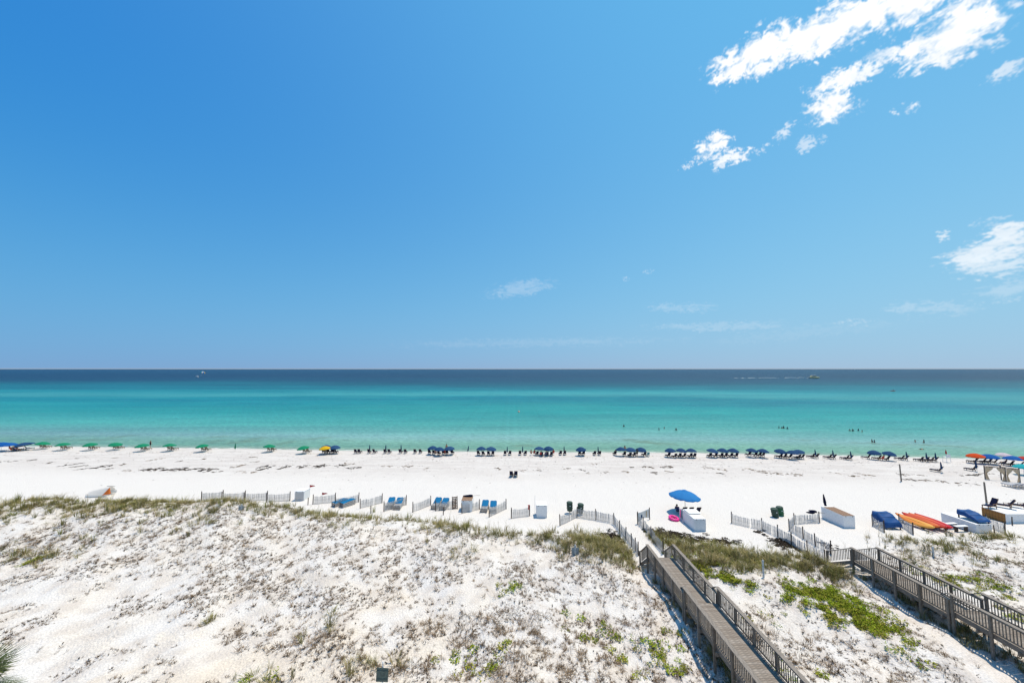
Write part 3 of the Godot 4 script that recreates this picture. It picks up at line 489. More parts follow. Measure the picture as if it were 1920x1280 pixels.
func sand_colour(x: float, d: float, info: Array, _y: float) -> Color:
	var off: float = info[0] - d
	var a := n_patch.get_noise_2d(x * 0.35, d * 1.6)
	var b := n_patch.get_noise_2d(x * 2.0 + 60.0, d * 2.0)
	var dry := Color(0.83, 0.785, 0.735)
	var packed := Color(0.70, 0.645, 0.60)
	var wet := Color(0.52, 0.50, 0.44)
	var tan_sand := Color(0.83, 0.72, 0.585)
	var c := dry.lerp(packed, clampf((1.0 - smoothstep(20.0, 31.0, off + 5.0 * a)) * (0.65 + 0.8 * a + 0.3 * b), 0.0, 1.0))
	c = c.lerp(wet, 1.0 - smoothstep(0.6, 2.4, off + 0.9 * n_patch.get_noise_2d(x * 0.9, 7.0)))
	if d < info[2]:
		c = c.lerp(Color(0.84, 0.765, 0.675), 0.75 * smoothstep(-0.3, 0.5, n_patch.get_noise_2d(x * 0.7 - 20.0, d * 0.7)))
		c = c.lerp(tan_sand, clampf(smoothstep(-0.1, 0.6, 0.6 * n_patch.get_noise_2d(x * 0.9 + 9.0, d * 1.1 - 4.0) + 0.5 - 0.03 * absf(x + 11.0) - 0.06 * maxf(d - 21.0, 0.0)), 0.0, 0.75))
		c = c.lerp(Color(0.64, 0.555, 0.475), clampf(b * 1.1 + 0.1, 0.0, 0.5))
	return c

func make_sand() -> void:
	var m := tinted("sand", 0.95, 0.2)
	m.albedo_texture = noise_tex(0.06, 0.80, 1.0, 512, 11, 5)
	m.normal_enabled = true
	m.normal_texture = bump_tex(0.045, 512, 12, 10.0, 5)
	m.normal_scale = 0.65
	m.uv1_triplanar = true
	m.uv1_world_triplanar = true
	m.uv1_scale = Vector3(0.23, 0.23, 0.23)
	var xs := line_of([[-420.0, -120.0, 10.0], [-120.0, -46.0, 0.7], [-46.0, 46.0, 0.2], [46.0, 110.0, 0.7], [110.0, 420.0, 10.0]])
	var ds := line_of([[-30.0, 10.0, 4.0], [10.0, 47.0, 0.2], [47.0, 100.0, 0.45], [100.0, 200.0, 10.0]])
	var o := obj("sand", sheet(xs, ds, sand_height, sand_colour), m)
	tag(o, "white quartz sand of the beach and dunes", "sand", "", "structure")

# ---------------------------------------------------------------- sea
func sea_colour(x: float, d: float, info: Array, _y: float) -> Color:
	var off: float = d - info[0] + 87.0
	var warp := n_patch.get_noise_2d(x * 0.05, d * 0.12) * 0.10 + n_patch.get_noise_2d(x * 0.006 + 31.0, d * 0.01) * 0.22
	var q := off * (1.0 + warp * smoothstep(95.0, 200.0, off))
	var c := Color(SEA[-1][1], SEA[-1][2], SEA[-1][3])
	for i in SEA.size() - 1:
		if q < SEA[i + 1][0]:
			var t := clampf((q - SEA[i][0]) / (SEA[i + 1][0] - SEA[i][0]), 0.0, 1.0)
			c = Color(SEA[i][1], SEA[i][2], SEA[i][3]).lerp(Color(SEA[i + 1][1], SEA[i + 1][2], SEA[i + 1][3]), t)
			break
	var streak := n_patch.get_noise_2d(x * 0.12 + 5.0, d * 0.9) * 0.22 + n_patch.get_noise_2d(x * 0.35, d * 2.2) * 0.14 + n_patch.get_noise_2d(x * 0.006, d * 0.06 + 9.0) * 0.22 + n_patch.get_noise_2d(x * 0.02, d * 0.22 + 70.0) * 0.20
	if d < 122.0:
		for s in SUBMERGED_WEED:
			var a := Vector2(s[0], s[1])
			var ab := Vector2(s[2], s[3]) - a
			var p := Vector2(x, d) - a
			var t := clampf(p.dot(ab) / ab.length_squared(), 0.0, 1.0)
			var away := (p - ab * t).length() / float(s[4])
			if away < 2.2:
				var w := smoothstep(1.5, 0.3, away + 1.3 * n_patch.get_noise_2d(x * 0.8 + 3.0, d * 1.6))
				c = c.lerp(Color(0.13, 0.20, 0.14), 0.55 * w)
	streak += 0.24
	return Color(c.r * (1.0 + streak), c.g * (1.0 + streak), c.b * (1.0 + streak * 0.8))

func sea_height(_x: float, _d: float, _info: Array) -> float:
	return 0.0

func make_sea() -> void:
	var m := tinted("sea water", 0.3, 0.17)
	m.normal_enabled = true
	m.normal_texture = bump_tex(0.02, 512, 21, 8.0, 5)
	m.normal_scale = 1.0
	m.uv1_triplanar = true
	m.uv1_world_triplanar = true
	m.uv1_scale = Vector3(0.035, 0.1, 0.11)
	m.albedo_texture = noise_tex(0.025, 0.74, 1.0, 512, 22, 5)
	var ds := line_of([[68.0, 130.0, 0.55], [130.0, 200.0, 1.5]])
	var d := 203.0
	while d < 16000.0:
		ds.append(d)
		d *= 1.018
	var xs := PackedFloat32Array()
	var x := 170.0
	var outer := []
	while x < 26000.0:
		outer.append(x)
		x *= 1.12
	for i in outer.size():
		xs.append(-outer[outer.size() - 1 - i])
	var inner := -168.0
	while inner < 169.0:
		xs.append(inner)
		inner += 1.4
	for v in outer:
		xs.append(v)
	var o := obj("sea", sheet(xs, ds, sea_height, sea_colour), m)
	tag(o, "turquoise sea turning navy towards the horizon", "sea", "", "structure")
	# the thin edge of foam where the last ripple stops
	var s := Shape.new()
	var px := -170.0
	while px < 150.0:
		var a := along(SHORE, px) + 0.35 * n_patch.get_noise_2d(px * 0.9, 3.0)
		var nxt := px + 0.8
		var b := along(SHORE, nxt) + 0.35 * n_patch.get_noise_2d(nxt * 0.9, 3.0)
		var wa := 0.10 + 0.35 * maxf(0.0, n_patch.get_noise_2d(px * 1.5, 40.0) + 0.2)
		var wb := 0.10 + 0.35 * maxf(0.0, n_patch.get_noise_2d(nxt * 1.5, 40.0) + 0.2)
		var y := 0.03
		s.quad(Vector3(px, y, -a + 0.2), Vector3(nxt, y, -b + 0.2), Vector3(nxt, y, -b + 0.2 - wb), Vector3(px, y, -a + 0.2 - wa))
		px = nxt
	var fm := mat("foam", lin(0.75, 0.78, 0.76), 0.9)
	tag(obj("sea_foam", s, fm), "thin white line of foam along the waterline", "foam", "", "stuff")

# ---------------------------------------------------------------- plants and litter
func blade(s: Shape, p: Vector3, d: Vector3, up: float, out: float, w: float, tip := true) -> void:
	var side := Vector3(-d.z, 0, d.x) * w * 0.5
	var mid := p + Vector3.UP * up * 0.6 + d * out * 0.3
	var end := p + Vector3.UP * up + d * out
	s.tri(p - side, p + side, mid + side * 0.8)
	s.tri(p - side, mid + side * 0.8, mid - side * 0.8)
	if tip: s.tri(mid - side * 0.8, mid + side * 0.8, end)

func tuft(r: RandomNumberGenerator, n: int, h: float, spread: float, lean: float, w: float) -> Shape:
	var s := Shape.new()
	for i in n:
		var a := r.randf() * TAU
		var q := sqrt(r.randf()) * spread
		var d := Vector3(cos(a), 0, sin(a))
		var g := r.randf_range(0.75, 1.25)
		s.tint = Color(g, g * r.randf_range(0.92, 1.05), g * 0.95)
		blade(s, Vector3(cos(a) * q, -0.02, sin(a) * q), Vector3(cos(a + r.randf_range(-0.8, 0.8)), 0, sin(a + r.randf_range(-0.8, 0.8))), h * r.randf_range(0.45, 1.0), h * lean * r.randf_range(0.2, 1.2), w * r.randf_range(0.7, 1.3))
	return s

func twigs(r: RandomNumberGenerator, n: int, reach: float, h: float, w: float) -> Shape:
	var s := Shape.new()
	for i in n:
		var a := r.randf() * TAU
		var d := Vector3(cos(a), r.randf_range(0.15, 1.6) * h / reach, sin(a)).normalized()
		var p := Vector3(r.randf_range(-1, 1), 0, r.randf_range(-1, 1)) * reach * 0.35
		var l := reach * r.randf_range(0.4, 1.0)
		var g := r.randf_range(0.6, 1.3)
		s.tint = Color(g, g, g)
		var sd := d.cross(Vector3.UP).normalized() * w * r.randf_range(0.6, 1.4)
		var e := p + d * l
		s.tri(p - sd, p + sd, e + sd * 0.3)
		s.tri(p - sd, e + sd * 0.3, e - sd * 0.3)
		if r.randf() < 0.7:
			var m := p + d * l * 0.55
			var f := m + (d + Vector3(r.randf_range(-1, 1), r.randf_range(-0.2, 0.6), r.randf_range(-1, 1))).normalized() * l * 0.4
			s.tri(m - sd * 0.7, m + sd * 0.7, f)
	return s

func leaves(r: RandomNumberGenerator, n: int, spread: float, size: float, lift: float) -> Shape:
	var s := Shape.new()
	for i in n:
		var a := r.randf() * TAU
		var q := sqrt(r.randf()) * spread
		var p := Vector3(cos(a) * q, r.randf_range(0.01, lift), sin(a) * q)
		var t := Basis.from_euler(Vector3(r.randf_range(-0.7, 0.7), r.randf() * TAU, r.randf_range(-0.7, 0.7)))
		var g := r.randf_range(0.65, 1.3)
		s.tint = Color(g * r.randf_range(0.9, 1.15), g, g * 0.9)
		var l := size * r.randf_range(0.6, 1.2)
		s.quad(p + t * Vector3(0, 0, l), p + t * Vector3(l * 0.45, 0.02, 0), p + t * Vector3(0, 0, -l), p + t * Vector3(-l * 0.45, 0.02, 0))
	return s

func scatter(called: String, label: String, category: String, meshes: Array, places: Array, m: Material) -> void:
	# places: [Vector3, turn, scale, colour]; the variants share them in turn, all under one object
	var root := Node3D.new()
	root.name = numbered(called)
	add_child(root)
	tag(root, label, category, "", "stuff")
	for v in meshes.size():
		var mine := []
		for i in places.size():
			if i % meshes.size() == v: mine.append(places[i])
		if mine.is_empty(): continue
		var mm := MultiMesh.new()
		mm.transform_format = MultiMesh.TRANSFORM_3D
		mm.use_colors = true
		mm.mesh = meshes[v].mesh()
		mm.instance_count = mine.size()
		for i in mine.size():
			var q: Array = mine[i]
			var k: float = q[2]
			mm.set_instance_transform(i, Transform3D(Basis(Vector3.UP, q[1]).scaled(Vector3(k, k * q[4], k)), q[0]))
			mm.set_instance_color(i, q[3])
		var o := MultiMeshInstance3D.new()
		o.name = "clump"
		o.multimesh = mm
		o.material_override = m
		o.set_meta("kind", "stuff")
		root.add_child(o, true)

func gauss() -> float:
	return rng.randfn(0.0, 0.5)

func clear_here(x: float, d: float) -> bool:
	# nothing grows on the decks' stairs, along the trodden path or under the boxes
	if x > 11.3 and x < 14.1 and d > 31.0 and d < 45.0: return true
	if x > 28.3 and x < 31.0 and d > 31.0 and d < 40.0: return true
	return false

func make_plants() -> void:
	var r := RandomNumberGenerator.new()
	r.seed = 41
	var grass := []; var cover := []; var brush := []; var wrack := []; var oats := []; var specks := []
	for e in PATCHES:
		var area: float = PI * e[2] * e[3]
		var kind: String = e[4]
		var n := int(area * float(e[5]) * (1.0 if kind != "wrack" else 1.3))
		n = mini(n, 2600)
		if kind == "wrack": n = n / 2
		for i in n:
			var x: float = e[0] + e[2] * gauss() * 1.15
			var d: float = e[1] + e[3] * gauss() * 1.15
			if clear_here(x, d): continue
			var nn := n_patch.get_noise_2d(x * 3.0, d * 3.0)
			if nn + rng.randf_range(-0.25, 0.25) < (-0.12 if kind != "cover" else 0.02) and kind != "wrack": continue
			var p := Vector3(x, ground(x, d), -d)
			var g := rng.randf_range(0.7, 1.3)
			match kind:
				"grass":
					var dryness := clampf(rng.randf() * 0.9 + nn * 0.5, 0.0, 1.0)
					grass.append([p, rng.randf() * TAU, rng.randf_range(0.45, 0.95) if rng.randf() < 0.75 else rng.randf_range(0.95, 1.45), Color(0.19, 0.20, 0.05).lerp(Color(0.37, 0.295, 0.145), dryness) * g, rng.randf_range(0.7, 1.2)])
					if rng.randf() < 0.045:
						oats.append([p, rng.randf() * TAU, rng.randf_range(0.7, 1.2), Color(0.40, 0.33, 0.22) * g, 1.0])
				"cover":
					cover.append([p, rng.randf() * TAU, rng.randf_range(0.6, 1.3), Color(0.25, 0.34, 0.015).lerp(Color(0.30, 0.27, 0.05), rng.randf()) * g, 1.0])
				"brush":
					brush.append([p, rng.randf() * TAU, rng.randf_range(0.5, 1.5), Color(0.17, 0.115, 0.07).lerp(Color(0.31, 0.225, 0.145), rng.randf()) * g, rng.randf_range(0.6, 1.3)])
				"wrack":
					wrack.append([p, rng.randf() * TAU, rng.randf_range(0.7, 1.5), Color(0.045, 0.035, 0.028) * g, 0.6])
	# small dead stems and bits all over the dune sand
	for i in 90000:
		var x := rng.randf_range(-48.0, 48.0)
		var d := rng.randf_range(17.0, 46.0)
		var zc := along(CREST_D, x)
		if d > zc + 1.5 or absf(x) > d * 1.55 + 4.0 or clear_here(x, d): continue
		var nn := n_patch.get_noise_2d(x * 1.1 + 100.0, d * 1.1) * 0.8 + n_patch.get_noise_2d(x * 4.0, d * 4.0 + 50.0) * 0.5
		if nn < -0.25: continue
		var bare := 0.0
		for q in BARE_SAND:
			bare = maxf(bare, 1.0 - smoothstep(0.5, 1.3, Vector2((x - q[0]) / q[2], (d - q[1]) / q[3]).length()))
		nn = nn * 1.7 + 0.5 * n_patch.get_noise_2d(x * 0.35 + 40.0, d * 0.35) - bare * 1.1
		if nn < rng.randf_range(-0.25, 0.55): continue
		var g := rng.randf_range(0.6, 1.3)
		var p := Vector3(x, ground(x, d), -d)
		if rng.randf() < 0.5:
			specks.append([p, rng.randf() * TAU, rng.randf_range(0.5, 1.35), Color(0.10, 0.068, 0.045) * g, rng.randf_range(0.5, 1.2)])
		else:
			brush.append([p, rng.randf() * TAU, rng.randf_range(0.3, 0.85), Color(0.21, 0.145, 0.09) * g, rng.randf_range(0.5, 1.2)])
	# weed thrown up in streaks along the beach
	for s in WRACK_STREAKS:
		var a := Vector2(s[0], s[1])
		var b := Vector2(s[2], s[3])
		var n := int(a.distance_to(b) * float(s[4]) * minf(float(s[5]), 1.6) * 40.0) + 5
		for i in n:
			var t := rng.randf()
			var taper := sqrt(maxf(0.05, 1.0 - pow(absf(t * 2.0 - 1.0), 2.0)))
			var p := a.lerp(b, t) + Vector2(rng.randfn(0.0, 0.25), rng.randfn(0.0, 0.95) * float(s[4]) * taper)
			p.y += 0.9 * n_patch.get_noise_2d(p.x * 0.9, 2.0)
			if n_patch.get_noise_2d(p.x * 2.5, p.y * 5.0) < rng.randf_range(-0.35, 0.25): continue
			wrack.append([Vector3(p.x, ground(p.x, p.y), -p.y), rng.randf() * TAU, rng.randf_range(0.35, 1.3), Color(0.055, 0.04, 0.032).lerp(Color(0.30, 0.23, 0.18), 1.0 - smoothstep(0.35, 1.15, float(s[5]))) * rng.randf_range(0.6, 1.5), 0.5])
	for i in 6000:
		var x := rng.randf_range(-118.0, 105.0)
		var off := 6.0 + absf(rng.randfn(0.0, 9.0))
		var d := along(SHORE, x) - off
		if n_patch.get_noise_2d(x * 0.5, d * 2.5) < rng.randf_range(-0.1, 0.3): continue
		wrack.append([Vector3(x, ground(x, d), -d), rng.randf() * TAU, rng.randf_range(0.25, 0.6), Color(0.10, 0.075, 0.06) * rng.randf_range(0.7, 1.6), 0.4])
	# tall sea oats standing thin against the white sand
	for i in 260:
		var x := rng.randf_range(-60.0, 44.0)
		var d := along(CREST_D, x) + rng.randf_range(-2.5, 3.0)
		if clear_here(x, d): continue
		oats.append([Vector3(x, ground(x, d), -d), rng.randf() * TAU, rng.randf_range(0.6, 1.2), Color(0.40, 0.33, 0.22), 1.0])
	var gm := [tuft(r, 34, 0.6, 0.2, 0.7, 0.022), tuft(r, 26, 0.75, 0.16, 0.5, 0.02), tuft(r, 40, 0.45, 0.28, 0.9, 0.024), tuft(r, 22, 0.55, 0.14, 1.1, 0.02)]
	var bm := [twigs(r, 16, 0.28, 0.2, 0.010), twigs(r, 12, 0.2, 0.22, 0.009), tuft(r, 16, 0.3, 0.1, 0.9, 0.016), twigs(r, 20, 0.36, 0.16, 0.011)]
	var sm := [twigs(r, 7, 0.13, 0.1, 0.012), twigs(r, 5, 0.18, 0.06, 0.012), tuft(r, 8, 0.16, 0.04, 0.9, 0.014), leaves(r, 6, 0.08, 0.05, 0.06)]
	var cm := [leaves(r, 46, 0.34, 0.075, 0.16), leaves(r, 34, 0.28, 0.085, 0.12), leaves(r, 40, 0.4, 0.07, 0.2)]
	var wm := [leaves(r, 22, 0.26, 0.09, 0.09), twigs(r, 18, 0.3, 0.05, 0.02), leaves(r, 16, 0.2, 0.11, 0.07)]
	var om := []
	for k in 3:
		var s := Shape.new()
		for i in 3:
			var a := r.randf() * TAU
			var d := Vector3(cos(a), 0, sin(a))
			var h := r.randf_range(0.9, 1.3)
			s.tint = Color(1, 1, 1)
			blade(s, d * 0.05, d, h, 0.25, 0.012, false)
			var top := d * 0.05 + Vector3.UP * h * 0.6 + d * 0.08
			for j in 5:
				blade(s, top + Vector3.UP * 0.05 * j + d * 0.03 * j, (d + Vector3(r.randf_range(-1, 1), 0, r.randf_range(-1, 1))).normalized(), 0.05, 0.10, 0.022)
		for i in 8:
			blade(s, Vector3.ZERO, Vector3(r.randf_range(-1, 1), 0, r.randf_range(-1, 1)).normalized(), r.randf_range(0.25, 0.5), r.randf_range(0.15, 0.4), 0.014)
		om.append(s)
	scatter("dune_grass", "olive and straw coloured grass tufts along the dune crest and boardwalk edges", "grass", gm, grass, M["grass"])
	scatter("sea_oats", "thin pale sea oat stalks rising from the dune crest", "sea oats", om, oats, M["grass"])
	scatter("ground_cover", "bright green creeping leaves in patches on the dune sand", "ground cover", cm, cover, M["grass"])
	scatter("dry_brush", "brown dead brush and stems over the dune sand", "dry brush", bm, brush, M["litter"])
	scatter("plant_litter", "small dark plant bits strewn over the dune sand", "plant litter", sm, specks, M["litter"])
	scatter("seaweed_wrack", "dark dried seaweed in streaks and mats on the sand", "seaweed", wm, wrack, M["litter"])
	print("plants ", grass.size(), " ", cover.size(), " ", brush.size(), " ", specks.size(), " ", wrack.size(), " ", oats.size())

# ---------------------------------------------------------------- people: one smooth surface round a skeleton
func body(bones: Array, cell: float) -> ArrayMesh:
	# bones: [from, to, radius, radius, colour]
	var lo := Vector3.INF
	var hi := -Vector3.INF
	for b in bones:
		var r := maxf(b[2], b[3]) + cell * 3.0
		for p in [b[0], b[1]]:
			lo = lo.min(p - Vector3.ONE * r); hi = hi.max(p + Vector3.ONE * r)
	var nx := int((hi.x - lo.x) / cell) + 2
	var ny := int((hi.y - lo.y) / cell) + 2
	var nz := int((hi.z - lo.z) / cell) + 2
	var f := PackedFloat32Array()
	f.resize(nx * ny * nz)
	f.fill(1.0)
	var soft := cell * 1.6
	for b in bones:
		var r := maxf(b[2], b[3]) + cell * 3.0
		var A: Vector3 = b[0]
		var AB: Vector3 = b[1] - b[0]
		var l2 := maxf(AB.length_squared(), 0.000001)
		var p0 := ((A.min(b[1]) - Vector3.ONE * r - lo) / cell).floor().max(Vector3.ZERO)
		var p1 := ((A.max(b[1]) + Vector3.ONE * r - lo) / cell).ceil()
		for z in range(int(p0.z), mini(int(p1.z) + 1, nz)):
			for y in range(int(p0.y), mini(int(p1.y) + 1, ny)):
				for x in range(int(p0.x), mini(int(p1.x) + 1, nx)):
					var p := lo + Vector3(x, y, z) * cell
					var t := clampf((p - A).dot(AB) / l2, 0.0, 1.0)
					var d := p.distance_to(A + AB * t) - lerpf(b[2], b[3], t)
					var k := (z * ny + y) * nx + x
					var o := f[k]
					var h := clampf(0.5 + 0.5 * (o - d) / soft, 0.0, 1.0)
					f[k] = lerpf(o, d, h) - soft * h * (1.0 - h)
	var s := Shape.new()
	var at := {}
	var verts := []
	var cols := []
	for z in nz - 1:
		for y in ny - 1:
			for x in nx - 1:
				var m := 0
				for c in 8:
					if f[((z + (c >> 2)) * ny + y + ((c >> 1) & 1)) * nx + x + (c & 1)] < 0.0: m |= 1 << c
				if m == 0 or m == 255: continue
				var sum := Vector3.ZERO
				var n := 0
				for e in [[0, 1], [2, 3], [4, 5], [6, 7], [0, 2], [1, 3], [4, 6], [5, 7], [0, 4], [1, 5], [2, 6], [3, 7]]:
					if ((m >> int(e[0])) & 1) == ((m >> int(e[1])) & 1): continue
					var c0: int = e[0]
					var c1: int = e[1]
					var q0 := Vector3(c0 & 1, (c0 >> 1) & 1, c0 >> 2)
					var q1 := Vector3(c1 & 1, (c1 >> 1) & 1, c1 >> 2)
					var a := f[((z + (c0 >> 2)) * ny + y + ((c0 >> 1) & 1)) * nx + x + (c0 & 1)]
					var b2 := f[((z + (c1 >> 2)) * ny + y + ((c1 >> 1) & 1)) * nx + x + (c1 & 1)]
					sum += q0.lerp(q1, a / (a - b2)); n += 1
				var p := lo + (Vector3(x, y, z) + sum / n) * cell
				at[(z * ny + y) * nx + x] = verts.size()
				verts.append(p)
				var best := 1e9
				var col := Color.WHITE
				for b in bones:
					var AB: Vector3 = b[1] - b[0]
					var t := clampf((p - b[0]).dot(AB) / maxf(AB.length_squared(), 0.000001), 0.0, 1.0)
					var d: float = p.distance_to(b[0] + AB * t) - lerpf(b[2], b[3], t)
					if d < best: best = d; col = b[4]
				cols.append(col)
	var norm := []
	norm.resize(verts.size())
	norm.fill(Vector3.ZERO)
	var tris := []
	var step := [1, nx, nx * ny]
	for k: int in at:
		for ax in 3:
			var x := k % nx
			var y := (k / nx) % ny
			var z := k / (nx * ny)
			var u: int = step[(ax + 1) % 3]
			var w: int = step[(ax + 2) % 3]
			var q := [x, y, z]
			if q[(ax + 1) % 3] == 0 or q[(ax + 2) % 3] == 0: continue
			var a := f[k]
			var b := f[k + int(step[ax])]
			if (a < 0.0) == (b < 0.0): continue
			if not (at.has(k - u) and at.has(k - w) and at.has(k - u - w)): continue
			var c := [at[k], at[k - u], at[k - u - w], at[k - w]]
			if a > 0.0: c.reverse()
			for t in [[c[0], c[1], c[2]], [c[0], c[2], c[3]]]:
				tris.append(t)
				var nn: Vector3 = (verts[t[1]] - verts[t[0]]).cross(verts[t[2]] - verts[t[0]])
				for i in 3: norm[t[i]] += nn
	for t in tris:
		s.tint = cols[t[0]]
		s.tri(verts[t[0]], verts[t[1]], verts[t[2]], norm[t[0]].normalized(), norm[t[1]].normalized(), norm[t[2]].normalized())
	return s.mesh()

func skeleton(pose: String, skin: Color, hair: Color, top: Color, low: Color) -> Array:
	var j := {}
	if pose == "sit":     # on a low chair, legs stretched towards the sea (-z)
		j = {"hip": Vector3(0, 0.46, 0.05), "chest": Vector3(0, 0.85, 0.28), "neck": Vector3(0, 1.02, 0.36), "head": Vector3(0, 1.16, 0.36), "kl": Vector3(-0.12, 0.58, -0.36), "kr": Vector3(0.12, 0.56, -0.37), "al": Vector3(-0.13, 0.18, -0.66), "ar": Vector3(0.13, 0.16, -0.68), "el": Vector3(-0.27, 0.66, 0.16), "er": Vector3(0.27, 0.66, 0.14), "wl": Vector3(-0.24, 0.62, -0.1), "wr": Vector3(0.24, 0.62, -0.12)}
	elif pose == "wade":  # standing in the water with arms held a little out
		j = {"hip": Vector3(0, 0.9, 0), "chest": Vector3(0, 1.26, 0.02), "neck": Vector3(0, 1.46, 0.03), "head": Vector3(0, 1.6, 0.02), "kl": Vector3(-0.1, 0.48, -0.03), "kr": Vector3(0.11, 0.48, 0.0), "al": Vector3(-0.11, 0.08, 0.02), "ar": Vector3(0.12, 0.08, 0.05), "el": Vector3(-0.36, 1.16, 0.0), "er": Vector3(0.35, 1.14, 0.02), "wl": Vector3(-0.42, 0.98, -0.16), "wr": Vector3(0.4, 0.97, -0.15)}
	elif pose == "float": # lying face down in the shallows
		j = {"hip": Vector3(0, 0.0, 0.0), "chest": Vector3(-0.42, 0.04, 0), "neck": Vector3(-0.6, 0.06, 0), "head": Vector3(-0.74, 0.08, 0), "kl": Vector3(0.44, -0.05, -0.12), "kr": Vector3(0.44, -0.04, 0.12), "al": Vector3(0.86, -0.06, -0.13), "ar": Vector3(0.86, -0.05, 0.14), "el": Vector3(-0.75, 0.0, -0.3), "er": Vector3(-0.72, 0.0, 0.3), "wl": Vector3(-1.0, -0.02, -0.28), "wr": Vector3(-0.98, 0.0, 0.27)}
	else:                 # standing, weight on one leg
		j = {"hip": Vector3(0, 0.92, 0), "chest": Vector3(0, 1.28, 0.02), "neck": Vector3(0, 1.47, 0.03), "head": Vector3(0, 1.61, 0.0), "kl": Vector3(-0.11, 0.5, -0.05), "kr": Vector3(0.1, 0.5, 0.03), "al": Vector3(-0.13, 0.09, 0.0), "ar": Vector3(0.11, 0.09, 0.1), "el": Vector3(-0.26, 1.12, 0.06), "er": Vector3(0.28, 1.13, 0.03), "wl": Vector3(-0.24, 0.88, -0.05), "wr": Vector3(0.2, 0.95, -0.18)}
	var side := Vector3(0, 0, 1) if pose == "float" else Vector3(1, 0, 0)
	var face := Vector3(0, -1, 0) if pose == "float" else Vector3(0, 0, -1)
	var up: Vector3 = (j.head - j.neck).normalized()
	var sl: Vector3 = j.chest - side * 0.18 + up * 0.1
	var sr: Vector3 = j.chest + side * 0.18 + up * 0.1
	var hl: Vector3 = j.hip - side * 0.09
	var hr: Vector3 = j.hip + side * 0.09
	var b := [[j.hip - side * 0.06, j.hip + side * 0.06, 0.125, 0.125, low], [j.hip, j.chest, 0.125, 0.135, top], [j.chest - side * 0.07, j.chest + side * 0.07, 0.125, 0.125, top],
		[sl, sr, 0.065, 0.065, top], [j.chest, j.neck, 0.07, 0.055, skin], [j.neck, j.head, 0.052, 0.07, skin],
		[j.head - up * 0.03 + face * 0.02, j.head + up * 0.05, 0.078, 0.092, skin], [j.head + up * 0.06 - face * 0.025, j.head - up * 0.03 - face * 0.05, 0.1, 0.075, hair],
		[j.head + face * 0.095 - up * 0.01, j.head + face * 0.1 - up * 0.03, 0.016, 0.018, skin]]
	for t in [[sl, j.el, j.wl, hl, j.kl, j.al], [sr, j.er, j.wr, hr, j.kr, j.ar]]:
		var reach: Vector3 = (t[2] - t[1]).normalized()
		b.append([t[0], t[1], 0.055, 0.042, skin]); b.append([t[1], t[2], 0.042, 0.03, skin])
		b.append([t[2], t[2] + reach * 0.1, 0.032, 0.026, skin]); b.append([t[2] + reach * 0.09, t[2] + reach * 0.17, 0.024, 0.014, skin])
		b.append([t[3], t[3].lerp(t[4], 0.45), 0.095, 0.08, low]); b.append([t[3].lerp(t[4], 0.45), t[4], 0.075, 0.058, skin])
		b.append([t[4], t[5], 0.056, 0.04, skin]); b.append([t[5], t[5] + face * 0.16 - (up * 0.04 if pose != "float" else Vector3.ZERO), 0.04, 0.03, skin])
	return b

func person(pose: String, skin: Color, hair: Color, top: Color, low: Color, label: String, at: Vector3, turn: float, group := "") -> Node3D:
	var key := [pose, skin, hair, top, low]
	if not people.has(key): people[key] = body(skeleton(pose, skin, hair, top, low), 0.03)
	var o := obj("person", people[key], M["skin and cloth"])
	o.position = at
	o.rotation.y = turn
	tag(o, label, "person", group)
	return o
var people := {}

# ---------------------------------------------------------------- umbrellas and chairs
func canopy_shape(R: float, drop: float, ribs: int, valance: float) -> Shape:
	var s := Shape.new()
	var k := ribs * 4
	var g := []
	for j in 8:
		var row := []
		for i in k + 1:
			var a := TAU * i / k
			var between := absf(sin(a * ribs * 0.5))
			var t := j / 7.0
			var r := R * t * (1.0 - 0.045 * between * t)
			row.append(Vector3(cos(-a) * r, -drop * pow(t, 1.75) - 0.05 * R * between * t * t, sin(-a) * r))
		g.append(row)
	if valance > 0.0:
		var row := []
		for i in k + 1:
			var p: Vector3 = g[7][i]
			row.append(p + Vector3(p.x * 0.01, -valance * (0.75 + 0.25 * absf(sin(TAU * i / k * ribs))), p.z * 0.01))
		g.append(row)
	s.grid(g)
	return s

func open_umbrella(R: float, top: float, drop: float, canopy: Material, pole: Material, valance := 0.1) -> Node3D:
	var t := thing("beach_umbrella", "", "umbrella")
	var p := Shape.new()
	p.tube(Vector3(0, -0.3, 0), Vector3(0, top, 0), 0.022, 0.02, 8)
	obj("pole", p, pole, t)
	var c := obj("canopy", canopy_shape(R, drop, 8, valance), canopy, t, Transform3D(Basis.IDENTITY, Vector3(0, top, 0)))
	for i in 8:
		var r := Shape.new()
		var a := TAU * i / 8
		var prev := Vector3(0, -0.03, 0)
		for j in range(1, 5):
			var q := j / 4.0
			var nx := Vector3(cos(a) * R * q * 0.99, -drop * pow(q, 1.75) - 0.02, sin(a) * R * q * 0.99)
			r.tube(prev, nx, 0.008, 0.008, 4, false)
			prev = nx
		obj("rib", r, M["pole metal"], c)
	var f := Shape.new()
	f.lathe(Vector3(0, top - 0.01, 0), [Vector2(0.035, 0), Vector2(0.03, 0.05), Vector2(0.0, 0.1)], 8)
	obj("finial", f, pole, t)
	return t

